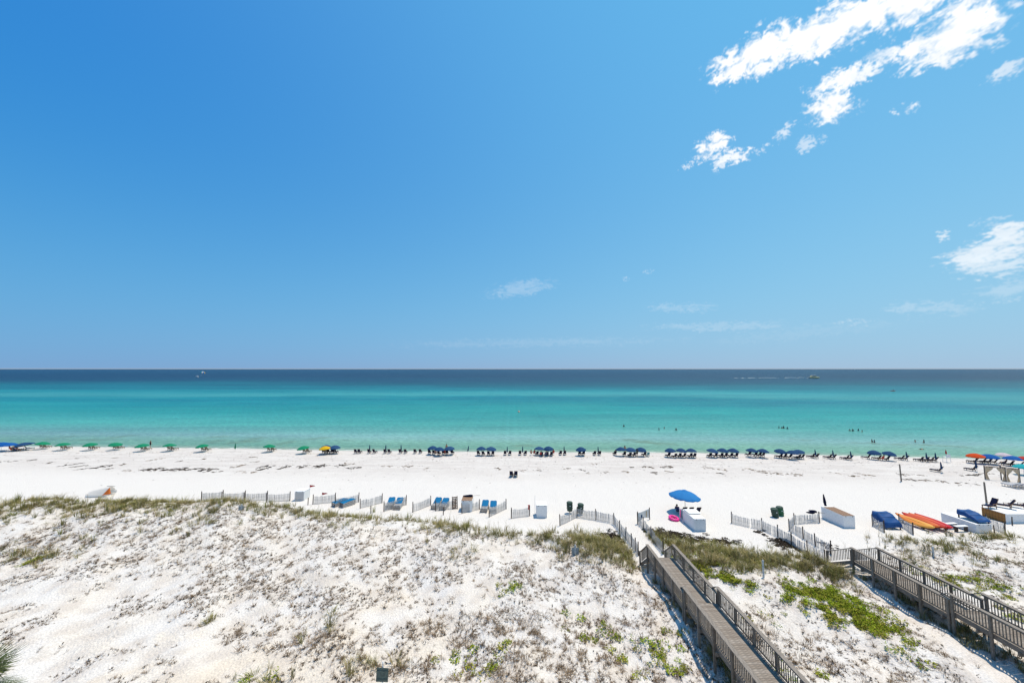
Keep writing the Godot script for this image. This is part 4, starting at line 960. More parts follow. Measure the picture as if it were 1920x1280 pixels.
func closed_umbrella(h: float, canopy: Material) -> Node3D:
	var t := thing("furled_umbrella", "", "umbrella")
	var p := Shape.new()
	p.tube(Vector3(0, -0.3, 0), Vector3(0, h, 0), 0.022, 0.02, 8)
	obj("pole", p, M["pole wood"], t)
	var s := Shape.new()
	var g := []
	for q in [[h + 0.02, 0.012], [h - 0.05, 0.05], [h - 0.5, 0.095], [h - 0.95, 0.12], [h - 1.15, 0.1], [h - 1.25, 0.06]]:
		var row := []
		for i in 25:
			var a := -TAU * i / 24
			var r: float = q[1] * (1.0 + 0.28 * sin(a * 8.0 + q[0] * 2.0))
			row.append(Vector3(cos(a) * r, q[0], sin(a) * r))
		g.append(row)
	s.grid(g)
	obj("furled_canopy", s, canopy, t)
	var b := Shape.new()
	b.lathe(Vector3(0, h - 0.62, 0), [Vector2(0.125, -0.03), Vector2(0.13, 0.0), Vector2(0.125, 0.03)], 10)
	obj("tie", b, canopy, t)
	return t

func beach_chair(called: String, cloth: Material, wood: Material) -> Node3D:
	var t := thing(called, "", "chair")
	for s in [-1.0, 1.0]:
		var f := Shape.new()
		f.box(Vector3(s * 0.26, 0.30, -0.28), Vector3(0.045, 0.07, 1.35))
		obj("side_rail", f, wood, t)
		for z in [-0.85, 0.3]:
			var l := Shape.new()
			l.box(Vector3(s * 0.26, 0.13, z), Vector3(0.05, 0.30, 0.06))
			obj("leg", l, wood, t)
		var a := Shape.new()
		a.bevel_box(Vector3(s * 0.275, 0.55, 0.08), Vector3(0.07, 0.03, 0.55), 0.01)
		a.box(Vector3(s * 0.275, 0.44, -0.14), Vector3(0.04, 0.2, 0.04))
		obj("armrest", a, wood, t)
	var seat := Shape.new()
	seat.bevel_box(Vector3(0, 0.36, -0.36), Vector3(0.48, 0.09, 1.15), 0.025)
	obj("seat", seat, cloth, t)
	var tilt := Basis(Vector3.RIGHT, deg_to_rad(32))
	var back := Shape.new()
	back.bevel_box(Vector3(0, 0.74, 0.43), Vector3(0.48, 0.86, 0.09), 0.025, tilt)
	var bo := obj("backrest", back, cloth, t)
	var bf := Shape.new()
	for s in [-1.0, 1.0]:
		bf.box(Vector3(s * 0.26, 0.72, 0.46), Vector3(0.04, 0.92, 0.05), tilt)
	bf.box(Vector3(0, 1.10, 0.70), Vector3(0.5, 0.05, 0.05), tilt)
	bf.box(Vector3(0, 0.55, 0.37), Vector3(0.5, 0.05, 0.04), tilt)
	obj("back_frame", bf, wood, bo)
	return t

func set_of(x: float) -> String:
	# which set along the waterline something belongs to, said by what stands there
	if x < -43.0: return "in the green umbrella row"
	if x < -37.0: return "beside the yellow umbrella"
	if x < -20.5: return "in the unshaded pairs beyond the yellow umbrella"
	if x < -11.0: return "in the trio with a standing bather behind"
	if x < -2.5: return "in the pair beside the leaning furled umbrella"
	if x < 3.5: return "in unshaded pairs between two umbrella pairs"
	if x < 10.2: return "in the pair crowded with people"
	if x < 16.5: return "at the single open navy umbrella"
	if x < 20.5: return "by the furled umbrella next to the single open one"
	if x < 31.0: return "in the trio beside the turquoise folding chair"
	if x < 51.0: return "in one of two matching umbrella trios"
	if x < 56.5: return "in the pair between two navy trios"
	if x < 64.5: return "in the staggered trio beside unshaded pairs"
	if x < 73.5: return "in unshaded pairs beyond the staggered trio"
	if x < 80.0: return "in the pair between unshaded chair pairs"
	if x < 90.5: return "in unshaded pairs near the white lifeguard stand"
	return "by the orange and bright blue umbrellas"

func make_waterfront() -> void:
	var kinds := {}
	kinds["navy"] = open_umbrella(1.12, 1.95, 0.55, M["canopy navy"], M["pole wood"])
	kinds["green"] = open_umbrella(1.22, 1.75, 0.45, M["canopy green"], M["pole wood"])
	kinds["blue"] = open_umbrella(1.4, 1.95, 0.55, M["canopy blue"], M["pole metal"])
	kinds["yellow"] = open_umbrella(1.2, 1.85, 0.5, M["canopy yellow"], M["pole wood"])
	kinds["orange"] = open_umbrella(1.3, 2.0, 0.5, M["canopy orange"], M["pole metal"])
	kinds["pink"] = open_umbrella(1.1, 2.1, 0.42, M["canopy pink"], M["pole metal"])
	kinds["red"] = open_umbrella(1.1, 2.0, 0.5, M["canopy red"], M["pole metal"])
	kinds["teal"] = open_umbrella(1.2, 1.9, 0.5, M["canopy teal"], M["pole metal"])
	kinds["navyflat"] = open_umbrella(1.75, 1.8, 0.6, M["canopy navy"], M["pole metal"])
	kinds["navy faded"] = open_umbrella(1.16, 1.9, 0.5, M["canopy navy faded"], M["pole metal"])
	for q in OPEN_UMBRELLAS:
		var x: float = q[0]
		var lab := ""
		var grp := "umbrellas along the waterline"
		match q[2]:
			"green": lab = "open green beach umbrella over a pair of wooden chairs"
			"navy": lab = "open navy beach umbrella " + set_of(x)
			"blue": lab = "wide bright blue umbrella beside the orange one" if x > 100.0 else "wide bright blue umbrella by the wind-tilted navy umbrella"
			"yellow": lab = "open yellow beach umbrella beside a navy one"; grp = ""
			"orange": lab = "open orange beach umbrella beside bright blue umbrellas"; grp = ""
			"pink": lab = "pale pink beach umbrella between two bright blue umbrellas"; grp = ""
			"red": lab = "red beach umbrella beyond the last bright blue umbrella"; grp = ""
			"teal": lab = "turquoise beach umbrella beside the curtained cabana"; grp = ""
			"navyflat": lab = "large navy umbrella tilted low beside bright blue ones"; grp = ""
		var lean := Vector3(rng.randf_range(-0.12, 0.08), 0, rng.randf_range(-0.12, 0.12))
		if q[2] == "navyflat": lean = Vector3(0.05, 0, 0.24)
		copy(kinds["navy faded" if q[2] == "navy" and rng.randf() < 0.35 else q[2]], spot(x, q[1]), rng.randf() * TAU if q[2] != "navyflat" else 0.0, lab, grp, lean)
	var furled := {"navy": closed_umbrella(1.95, M["canopy navy"]), "green": closed_umbrella(1.85, M["canopy green"])}
	for q in CLOSED_UMBRELLAS:
		var lab := "furled navy umbrella " + set_of(q[0])
		var grp := "furled umbrellas along the waterline"
		if q[2] == "green": lab = "furled green umbrella standing alone near the waterline"; grp = ""
		elif absf(q[3] + 9.0) < 0.1: lab = "furled navy umbrella leaning alone on bare sand"; grp = ""
		elif q[1] < 70.0 and q[0] < 72.0: lab = "furled navy umbrella beside one lone lounge chair behind the row"; grp = ""
		elif q[1] < 70.0: lab = "furled navy umbrella by a dark chair near the cabana"; grp = ""
		copy(furled[q[2]], spot(q[0], q[1]), 0.0, lab, grp, Vector3(0, 0, deg_to_rad(q[3])))
	var navy := beach_chair("beach_chair", M["navy cloth"], M["chair wood"])
	var wood := beach_chair("wooden_beach_chair", M["sand cloth"], M["chair wood"])
	var teal := beach_chair("teal_beach_chair", M["teal cloth"], M["pole metal"])
	for q in NAVY_CHAIRS:
		var lab := "dark navy beach chair " + set_of(q[0])
		var grp := "navy chairs along the waterline"
		if q[1] < 62.0: lab = "dark navy chair of the pair alone on open sand"; grp = "pair of chairs on open sand"
		elif q[1] < 70.0: lab = "dark lounge chair set behind the waterfront row by a furled umbrella"; grp = "chairs behind the row"
		copy(navy, spot(q[0], q[1]), rng.randf_range(-0.12, 0.12) + (0.22 if q[0] > 55.0 else 0.0), lab, grp)
	for q in WOOD_CHAIRS:
		var lab := "wooden beach chair with sand coloured cushion beside a green umbrella"
		var grp := "wooden chairs under the green umbrellas"
		if q[0] > -43.0: lab = "wooden beach chair with sand coloured cushion under the yellow umbrella"; grp = "chairs under the yellow umbrella"
		elif q[0] < -108.0 and q[1] < 83.0: lab = "wooden beach chair with sand coloured cushion near bright blue umbrellas"
		copy(wood, spot(q[0], q[1]), rng.randf_range(-0.15, 0.15), lab, grp)
	var n := 0
	for q in TEAL_CHAIRS:
		copy(teal, spot(q[0], q[1]), rng.randf_range(-0.4, 0.4), ["turquoise folding chair beside a green umbrella", "turquoise folding chair beside three navy umbrellas", "turquoise folding chair near the tilted navy umbrella"][n], "")
		n += 1

func make_people() -> void:
	var fair := Color(0.46, 0.26, 0.18)
	var tan_ := Color(0.32, 0.17, 0.10)
	var dark := Color(0.14, 0.075, 0.045)
	var hair := Color(0.03, 0.022, 0.018)
	var blond := Color(0.28, 0.2, 0.1)
	var black := Color(0.015, 0.015, 0.02)
	var navy := Color(0.015, 0.03, 0.1)
	var red := Color(0.42, 0.05, 0.04)
	var st := {"a": ["person standing at the waterline in dark swimsuit beside green umbrella", fair, blond, black, black], "b": ["bare-shouldered person standing behind navy umbrellas at the waterline", tan_, hair, tan_, navy], "c": ["person in dark clothes standing under the navy umbrellas", tan_, hair, black, black]}
	for q in STANDING:
		var k: Array = st[q[2]]
		var grp := "people standing behind navy umbrellas" if q[2] == "b" else ""
		person("stand", k[1], k[2], k[3], k[4], k[0], spot(q[0], q[1]), rng.randf_range(-0.6, 0.6), grp)
	var se := {"a": ["person in black swimwear sitting among waterfront chairs", fair, hair, fair, black], "b": ["person in red swimwear sitting among waterfront chairs", tan_, hair, red, red], "c": ["person in blue swimwear sitting among waterfront chairs", fair, blond, navy, navy]}
	for q in SEATED:
		var k: Array = se[q[2]]
		person("sit", k[1], k[2], k[3], k[4], k[0], spot(q[0], q[1], -0.02), rng.randf_range(-0.3, 0.3), "people sitting along the waterline")
	var i := 0
	for q in SWIMMERS:
		var deep := -0.92 - 0.12 * (i % 3)
		var y := maxf(deep, ground(q[0], q[1]))
		person("wade", [tan_, dark, fair][i % 3], hair, [black, navy, tan_][i % 3], black, ["bather standing alone farthest out beside no other", "bather of the loose trio in turquoise water, set apart from the row of four", "bather in the tight row of four far out from the orange umbrella", "bather in the spread row of four beyond the unshaded chair pairs", "bather of the close pair in pale shallows", "bather of the wider pair in pale shallows near the floating one"][[0, 1, 1, 1, 2, 2, 2, 2, 3, 3, 3, 3, 4, 4, 5, 5][i]], Vector3(q[0], y, -q[1]), rng.randf() * TAU, "bathers in the sea")
		i += 1
	for q in FLOATING:
		person("float", tan_, hair, tan_, black, "bather floating flat on the shallow water", Vector3(q[0], 0.0, -q[1]), 0.2)

# ---------------------------------------------------------------- fences
func fence(pts: Array, label: String, group: String, h := 1.05, grey := false) -> void:
	var base := Vector3(pts[0], ground(pts[0], pts[1]), -pts[1])
	var t := thing("sand_fence", label, "fence", base, 0.0, group)
	var slat := Shape.new()
	slat.box(Vector3(0, h * 0.5, 0), Vector3(0.045, h, 0.012))
	var slat_mesh := slat.mesh()
	var post := Shape.new()
	post.tube(Vector3(0, -0.4, 0), Vector3(0, h + 0.22, 0), 0.055, 0.05, 8)
	var post_mesh := post.mesh()
	var n := pts.size() / 2
	for i in n:
		var p := Vector3(pts[i * 2], ground(pts[i * 2], pts[i * 2 + 1]), -pts[i * 2 + 1]) - base
		obj("post", post_mesh, M["fence post"], t, Transform3D(Basis.from_euler(Vector3(rng.randf_range(-0.04, 0.04), 0, rng.randf_range(-0.04, 0.04))), p))
		if i == n - 1: break
		var a := Vector2(pts[i * 2], pts[i * 2 + 1])
		var b := Vector2(pts[i * 2 + 2], pts[i * 2 + 3])
		var len_ := a.distance_to(b)
		var k := int(len_ / 0.085)
		var yaw := atan2(b.y - a.y, b.x - a.x)
		var wires := [[], [], []]
		for j in k + 1:
			var q := a.lerp(b, (j + 0.5) / (k + 1.0))
			var sag := -0.10 * sin(PI * (j + 0.5) / (k + 1.0))
			var y := ground(q.x, q.y) + sag + 0.02
			var at := Vector3(q.x, y, -q.y) - base
			if rng.randf() > 0.02:
				obj("slat", slat_mesh, M["fence slat grey"] if grey or rng.randf() < 0.3 else M["fence slat"], t, Transform3D(Basis.from_euler(Vector3(rng.randf_range(-0.05, 0.05), yaw, rng.randf_range(-0.04, 0.04))).scaled_local(Vector3(1, rng.randf_range(0.93, 1.04), 1)), at))
			for w in 3: wires[w].append(at + Vector3(0, [0.15, 0.5, 0.85][w] * h, 0))
		for w in wires:
			var s := Shape.new()
			for j in w.size() - 1:
				s.tube(w[j] + Vector3(0, 0, 0.012), w[j + 1] + Vector3(0, 0, 0.012), 0.006, 0.006, 4, false)
			obj("wire", s, M["wire"], t)

func make_fences() -> void:
	var names := {13: "long weathered slat fence curving along the path to the first boardwalk stairs", 14: "short grey slat fence beside the path, below the printed banner", 15: "long pale slat fence curving down towards the second boardwalk stairs", 16: "short slat fence panel behind the two tilted green bins", 17: "inner slat fence running along the second boardwalk path", 18: "slat fence panel beside the blue tarp covered rack", 19: "slat fence panel across the tail of the kayaks", 20: "white slat fence panel beside the bamboo counter"}
	var k := 0
	for f in FENCES:
		var lab := "short staggered slat fence panel behind the grassy dune crest"
		var grp := "staggered fence panels behind the dune"
		if k < 4: lab = "slat fence panel half hidden by the crest grass"
		elif k == 4: lab = "short slat fence panel beside the low red pennant"; grp = ""
		elif k == 6: lab = "short slat fence panel between flat and raised blue loungers"; grp = ""
		elif k == 8: lab = "short slat fence panel between two raised lounger pairs"; grp = ""
		if names.has(k): lab = names[k]; grp = ""
		elif k == 12: lab = "short slat fence panel with a red towel on its end post"; grp = ""
		elif k in [5, 7, 9, 11]: lab = "short slat fence panel running behind blue cushioned loungers"; grp = "fence panels by the loungers"
		elif k == 10: lab = "short slat fence panel in front of the tan topped white box"; grp = ""
		fence(f, lab, grp, 1.05, k == 14)
		k += 1
	var s := Shape.new()
	s.tube(Vector3(0, -0.4, 0), Vector3(0, 0.95, 0), 0.055, 0.05, 8)
	s.tube(Vector3(0, 0.95, 0), Vector3(0, 0.97, 0), 0.05, 0.02, 8)
	var m := s.mesh()
	for q in LONE_POSTS:
		var o := obj("fence_post", m, M["fence post"])
		o.position = spot(q[0], q[1])
		o.rotation.z = rng.randf_range(-0.05, 0.05)
		tag(o, "bare dark wooden post standing apart from the slat fences", "post", "bare posts between the fences")
	# the printed cloth at the head of the path
	var a := spot(BANNER[0][0], BANNER[0][1])
	var b := spot(BANNER[1][0], BANNER[1][1])
	var t := thing("banner", "white printed banner with blue roundel stretched between two dark posts", "banner", a)
	for p in [Vector3.ZERO, b - a]:
		var ps := Shape.new()
		ps.tube(p + Vector3(0, -0.4, 0.07), p + Vector3(0, 1.4, 0.07), 0.055, 0.05, 8)
		obj("post", ps, M["fence post"], t)
	var d := b - a
	var g := []
	for j in 7:
		var row := []
		for i in 13:
			var u := i / 12.0
			var low := 0.18 + 0.28 * sin(PI * u) * (1.0 - u * 0.5)
			row.append(d * u + Vector3(0.02 * sin(u * 9.0), lerpf(low, 1.22 - 0.04 * sin(PI * u), j / 6.0), 0.03 * sin(u * 6.0)))
		g.append(row)
	var cs := Shape.new()
	cs.grid(g)
	obj("cloth", cs, M["canvas white"], t)
	var out := Vector3(d.z, 0, -d.x).normalized()
	if out.z < 0: out = -out
	var along_ := Vector3(d.x, 0, d.z).normalized()
	var disc := Shape.new()
	var c0 := d * 0.3 + Vector3(0, 0.72, 0) + out * 0.06
	for i in 16:
		var p := TAU * i / 16
		var q := TAU * (i + 1) / 16
		disc.tri(c0, c0 + along_ * cos(p) * 0.17 + Vector3.UP * sin(p) * 0.2, c0 + along_ * cos(q) * 0.17 + Vector3.UP * sin(q) * 0.2)
	obj("roundel", disc, M["canopy navy"], t)
	var bar := Shape.new()
	for j in 7:
		var p := d * 0.72 + Vector3(0, 0.42 + 0.105 * j, 0) + out * 0.06
		var w := [0.08, 0.12, 0.07, 0.13, 0.09, 0.12, 0.06][j] as float
		bar.quad(p - along_ * w, p + along_ * w, p + along_ * w + Vector3.UP * 0.075, p - along_ * w + Vector3.UP * 0.075)
	obj("print", bar, mat("ochre print", lin(0.35, 0.2, 0.03), 0.8), t)

# ---------------------------------------------------------------- boardwalks
func boardwalk(x0: float, x1: float, step_d: float, end_d: float, foot_d: float, label: String) -> void:
	var low := 3.45
	var high := 3.82
	var near_d := 9.5
	var mid := (x0 + x1) * 0.5
	var t := thing("boardwalk", label, "boardwalk", Vector3(mid, 0, -end_d))
	var off := -t.position
	var width := x1 - x0
	var pl := Shape.new()
	pl.bevel_box(Vector3.ZERO, Vector3(width - 0.02, 0.04, 0.138), 0.006)
	var plank := pl.mesh()
	var posts_of := ["post wood", "baluster wood", "post wood pale", "post wood brown"]
	var woods := ["deck wood", "deck wood", "deck wood pale", "deck wood dark"]
	var d := near_d
	while d < end_d - 0.05:
		var y := (high if d < step_d else low) - 0.02
		obj("plank", plank, M[woods[rng.randi() % 4]], t, Transform3D(Basis.from_euler(Vector3(0, rng.randf_range(-0.006, 0.006), 0)), Vector3(mid + rng.randf_range(-0.008, 0.008), y + rng.randf_range(-0.003, 0.003), -d) + off))
		d += 0.146
	# one riser where the deck drops
	var rs := Shape.new()
	rs.box(Vector3(mid, (high + low) * 0.5 - 0.03, -step_d - 0.05) + off, Vector3(width - 0.06, high - low, 0.04))
	rs.box(Vector3(mid, low + 0.17, -step_d - 0.22) + off, Vector3(width - 0.06, 0.04, 0.3))
	obj("step", rs, M["deck wood"], t)
	var bl := Shape.new()
	bl.box(Vector3(0, 0.47, 0), Vector3(0.038, 0.80, 0.038))
	var baluster := bl.mesh()
	for side in [0, 1]:
		var x: float = x0 if side == 0 else x1
		var outer := -1.0 if side == 0 else 1.0
		for seg in [[near_d, step_d, high], [step_d, end_d, low]]:
			var a: float = seg[0]
			var b: float = seg[1]
			var y: float = seg[2]
			var cap := Shape.new()
			cap.bevel_box(Vector3(x + outer * 0.045, y + 1.06, -(a + b) * 0.5) + off, Vector3(0.25, 0.042, b - a + 0.1), 0.008)
			obj("handrail", cap, M["rail wood"], t)
			var r := Shape.new()
			r.box(Vector3(x, y + 0.985, -(a + b) * 0.5) + off, Vector3(0.05, 0.10, b - a))
			obj("top_rail", r, M["beam wood"], t)
			r = Shape.new()
			r.box(Vector3(x, y + 0.115, -(a + b) * 0.5) + off, Vector3(0.05, 0.09, b - a))
			obj("bottom_rail", r, M["beam wood"], t)
			r = Shape.new()
			r.box(Vector3(x - outer * 0.03, y - 0.17, -(a + b) * 0.5) + off, Vector3(0.05, 0.25, b - a))
			obj("joist", r, M["beam wood"], t)
			var q := a + 0.08
			while q < b - 0.05:
				obj("baluster", baluster, M[posts_of[rng.randi() % 4]], t, Transform3D(Basis.from_euler(Vector3(rng.randf_range(-0.015, 0.015), 0, 0)), Vector3(x - outer * 0.042, y + 0.06, -q) + off))
				q += 0.152
			var k := int(round((b - a) / 1.85))
			for i in k + 1:
				var pd := lerpf(a + 0.12, b - 0.12, i / float(k))
				var g := ground(x, pd) - 0.35
				var ps := Shape.new()
				ps.bevel_box(Vector3(x + outer * 0.085, (g + y + 1.035) * 0.5, -pd) + off, Vector3(0.125, y + 1.035 - g, 0.125), 0.01)
				obj("post", ps, M[posts_of[rng.randi() % 4]], t)
		# short sloping piece of rail over the step
		var link_ := Shape.new()
		var v0 := Vector3(x, high + 1.085, -step_d - 0.02) + off
		var v1 := Vector3(x, low + 1.085, -step_d - 0.55) + off
		var mid_v := (v0 + v1) * 0.5
		link_.box(mid_v, Vector3(0.16, 0.04, v0.distance_to(v1)), Basis(Vector3.RIGHT, -atan2(v0.y - v1.y, v1.z - v0.z + 1.06)))
		obj("step_rail", link_, M["rail wood"], t)
		# stair string, rail and balusters down to the sand
		var foot := ground(x, foot_d)
		var s0 := Vector3(x, low, -end_d) + off
		var s1 := Vector3(x, foot + 0.1, -foot_d) + off
		var pitch := -atan2(s0.y - s1.y, foot_d - end_d)
		var tilt := Basis(Vector3.RIGHT, pitch)
		var str_ := Shape.new()
		str_.box((s0 + s1) * 0.5 - Vector3(0, 0.12, 0), Vector3(0.05, 0.26, s0.distance_to(s1)), tilt)
		obj("stair_string", str_, M["beam wood"], t)
		var sr := Shape.new()
		sr.bevel_box((s0 + s1) * 0.5 + Vector3(0, 1.02, 0), Vector3(0.16, 0.042, s0.distance_to(s1) + 0.1), 0.008, tilt)
		obj("stair_rail", sr, M["rail wood"], t)
		var kk := int((foot_d - end_d) / 0.15)
		for i in kk:
			var p := s0.lerp(s1, (i + 0.5) / kk)
			obj("baluster", baluster, M[posts_of[rng.randi() % 4]], t, Transform3D(Basis.IDENTITY.scaled(Vector3(1, 1.08, 1)), p + Vector3(-outer * 0.042, 0.08, 0)))
		var np := Shape.new()
		np.bevel_box(s1 + Vector3(outer * 0.085, 0.35, 0.05), Vector3(0.125, 1.5, 0.125), 0.01)
		obj("post", np, M["post wood"], t)
	var fy := ground(mid, foot_d) + 0.1
	var n := 7
	for i in n:
		var u := (i + 0.6) / n
		var tr := Shape.new()
		tr.bevel_box(Vector3(mid, lerpf(low, fy, u) - 0.05, -lerpf(end_d, foot_d, u)) + off, Vector3(width - 0.08, 0.04, 0.28), 0.006)
		obj("stair_tread", tr, M["deck wood"], t)
	d = near_d + 1.0
	while d < end_d:
		var y := (high if d < step_d else low) - 0.21
		var cb := Shape.new()
		cb.box(Vector3(mid, y - 0.09, -d) + off, Vector3(width + 0.3, 0.2, 0.08))
		obj("cross_beam", cb, M["beam wood"], t)
		d += 1.85

# ---------------------------------------------------------------- beach service: boxes, loungers, bins, kayaks
func storage_box(x0: float, x1: float, d0: float, d1: float, h: float, label: String, top: String, top_from := 0.0) -> Node3D:
	# d0 is the end towards the dunes
	var mid := Vector3((x0 + x1) * 0.5, 0, -(d0 + d1) * 0.5)
	var y := ground(mid.x, d0) - 0.04
	mid.y = y
	var t := thing("storage_box", label, "box", mid)
	var w := x1 - x0
	var l := d1 - d0
	var s := Shape.new()
	s.bevel_box(Vector3(0, h * 0.5, 0), Vector3(w, h, l), 0.012)
	obj("body", s, M["white paint"], t)
	for side in [-1.0, 1.0]:
		var tr := Shape.new()
		tr.box(Vector3(side * (w * 0.5 - 0.04), h * 0.5, l * 0.5 + 0.008), Vector3(0.07, h - 0.03, 0.015))
		obj("corner_trim", tr, M["white paint"], t)
	var rail := Shape.new()
	rail.box(Vector3(0, h - 0.09, l * 0.5 + 0.008), Vector3(w - 0.18, 0.07, 0.015))
	rail.box(Vector3(0, 0.09, l * 0.5 + 0.008), Vector3(w - 0.18, 0.07, 0.015))
	obj("front_trim", rail, M["white paint"], t)
	var lid := Shape.new()
	lid.bevel_box(Vector3(0, h + 0.018, 0), Vector3(w + 0.05, 0.036, l + 0.05), 0.008)
	var lo := obj("lid", lid, M["white paint"], t)
	for hx in [-0.3, 0.3]:
		var hg := Shape.new()
		hg.box(Vector3(hx * w, h - 0.02, l * 0.5 + 0.028), Vector3(0.08, 0.1, 0.012))
		obj("latch", hg, M["wire"], lo)
	if top != "":
		var n := 7
		var span := l * (1.0 - top_from)
		for i in n:
			var b := Shape.new()
			b.bevel_box(Vector3((i + 0.5) / n * w - w * 0.5, h + 0.056, l * 0.5 - span * 0.5), Vector3(w / n - 0.015, 0.035, span), 0.005)
			obj("top_board", b, M[top], t)
	return t

func lounger_stack(x: float, d: float, turn: float, label: String, style: int) -> void:
	var t := thing("lounger_stack", label, "lounger", spot(x, d), turn, "stacked blue loungers behind the dune")
	for k in 3:
		var y := 0.12 + 0.2 * k
		for s in [-1.0, 1.0]:
			var f := Shape.new()
			f.box(Vector3(s * 0.39, y, 0), Vector3(0.05, 0.12, 1.9))
			obj("side_rail", f, M["fence slat grey"], t)
		var b := Shape.new()
		for i in 9:
			b.box(Vector3(0, y + 0.045, -0.85 + i * 0.21), Vector3(0.8, 0.02, 0.11))
		obj("slat_bed", b, M["fence slat grey"], t)
	for q in [[-0.38, -0.8], [0.38, -0.8], [-0.38, 0.8], [0.38, 0.8]]:
		var l := Shape.new()
		l.box(Vector3(q[0], 0.24, q[1]), Vector3(0.06, 0.56, 0.06))
		obj("leg", l, M["chair wood"], t)
	var c := Shape.new()
	var g := []
	for j in 9:
		var row := []
		for i in 6:
			var u := i / 5.0 - 0.5
			var v := j / 8.0
			var y := 0.64 + 0.02 * sin(i * 2.1 + j) 
			if style == 0: y += 0.06 * v
			else: y += maxf(0.0, 0.75 - v) * 0.45
			if j == 8: y -= 0.28 if style > 0 else 0.08
			row.append(Vector3(u * 0.84, y - (0.05 if i == 0 or i == 5 else 0.0), 0.95 - v * 1.9 if style == 0 else -0.95 + v * 1.25))
		g.append(row)
	c.grid(g)
	obj("cushion", c, M["blue cushion"], t)
	if style > 0:
		var w := Shape.new()
		w.box(Vector3(0, 0.74, -0.92), Vector3(0.8, 0.4, 0.05))
		obj("headboard", w, M["fence slat grey"], t)

func bin(x: float, d: float, lean: float, bright: bool, label: String, raised: float) -> void:
	var t := thing("waste_bin", label, "bin", spot(x, d))
	t.rotation.z = lean
	var s := Shape.new()
	s.lathe(Vector3(0, raised, 0), [Vector2(0.0, 0.0), Vector2(0.33, 0.0), Vector2(0.36, 0.4), Vector2(0.37, 0.95), Vector2(0.35, 0.98)], 16)
	obj("barrel", s, M["bin green bright" if bright else "bin green"], t)
	var r := Shape.new()
	for y in [0.3, 0.62, 0.94]:
		r.lathe(Vector3(0, raised + y, 0), [Vector2(0.36, -0.02), Vector2(0.39, -0.01), Vector2(0.39, 0.01), Vector2(0.36, 0.02)], 16)
	obj("hoop", r, M["bin green"], t)
	var l := Shape.new()
	l.lathe(Vector3(0, raised + 0.98, 0), [Vector2(0.36, -0.03), Vector2(0.38, 0.0), Vector2(0.33, 0.07), Vector2(0.0, 0.10)], 16)
	obj("lid", l, M["bin green"], t)
	var p := Shape.new()
	p.box(Vector3(0, raised * 0.5 - 0.1, 0.0), Vector3(0.1, raised + 0.25, 0.1))
	obj("post", p, M["fence post"], t)
	var h := Shape.new()
	h.box(Vector3(0.0, raised + 0.66, 0.375), Vector3(0.12, 0.1, 0.01))
	obj("sticker", h, M["white paint"], t)

func kayak(x: float, d: float, y: float, turn: float, roll: float, c0: Color, c1: Color, label: String) -> void:
	var t := thing("kayak", label, "kayak", Vector3(x, y, -d), turn, "kayaks on the low rack")
	t.rotation.z = roll
	var s := Shape.new()
	var L := 3.9
	var g := []
	var n := 20
	for j in n + 1:
		var u := j / float(n)
		var w := 0.46 * pow(maxf(sin(PI * clampf(u, 0.012, 0.988)), 0.0), 0.6)
		var rocker := 0.22 * pow(absf(u * 2.0 - 1.0), 3.0)
		var row := []
		for i in 17:
			var a := -TAU * i / 16
			var yy := sin(a)
			var top := 0.13 if yy > 0 else 0.2
			var groove := -0.035 * exp(-pow(cos(a) / 0.35, 2.0)) * (1.0 if yy > 0 else -0.4) * sin(PI * u)
			row.append(Vector3(cos(a) * w, 0.2 + yy * top * minf(1.0, w * 4.0) + rocker + groove, (u - 0.5) * L))
		g.append(row)
	# colours run into one another along the moulded hull
	for j in n:
		for i in 16:
			var blend := clampf(0.5 + 0.9 * (j / float(n) - 0.5) + 0.25 * sin(i * 1.7), 0.0, 1.0)
			s.tint = c0.lerp(c1, blend)
			s.tri(g[j][i], g[j][i + 1], g[j + 1][i + 1]); s.tri(g[j][i], g[j + 1][i + 1], g[j + 1][i])
	obj("hull", s, M["kayak plastic"], t)
	for off in [-0.16, 0.0, 0.16]:
		var k := Shape.new()
		for q in 8:
			var za := -1.3 + q * 0.325
			k.tube(Vector3(off, 0.318 - absf(off) * 0.25 + 0.02 * pow(absf(za) / 1.3, 3.0), za), Vector3(off, 0.318 - absf(off) * 0.25 + 0.02 * pow(absf(za + 0.325) / 1.3, 3.0), za + 0.325), 0.02, 0.02, 6, false)
		k.c.fill(c0.lerp(c1, 0.5))
		obj("keel", k, M["kayak plastic"], t)
	for z in [-1.85, 1.85]:
		var hd := Shape.new()
		hd.tube(Vector3(-0.05, 0.5, z), Vector3(0.05, 0.5, z), 0.015, 0.015, 6)
		obj("handle", hd, M["black rubber"], t)

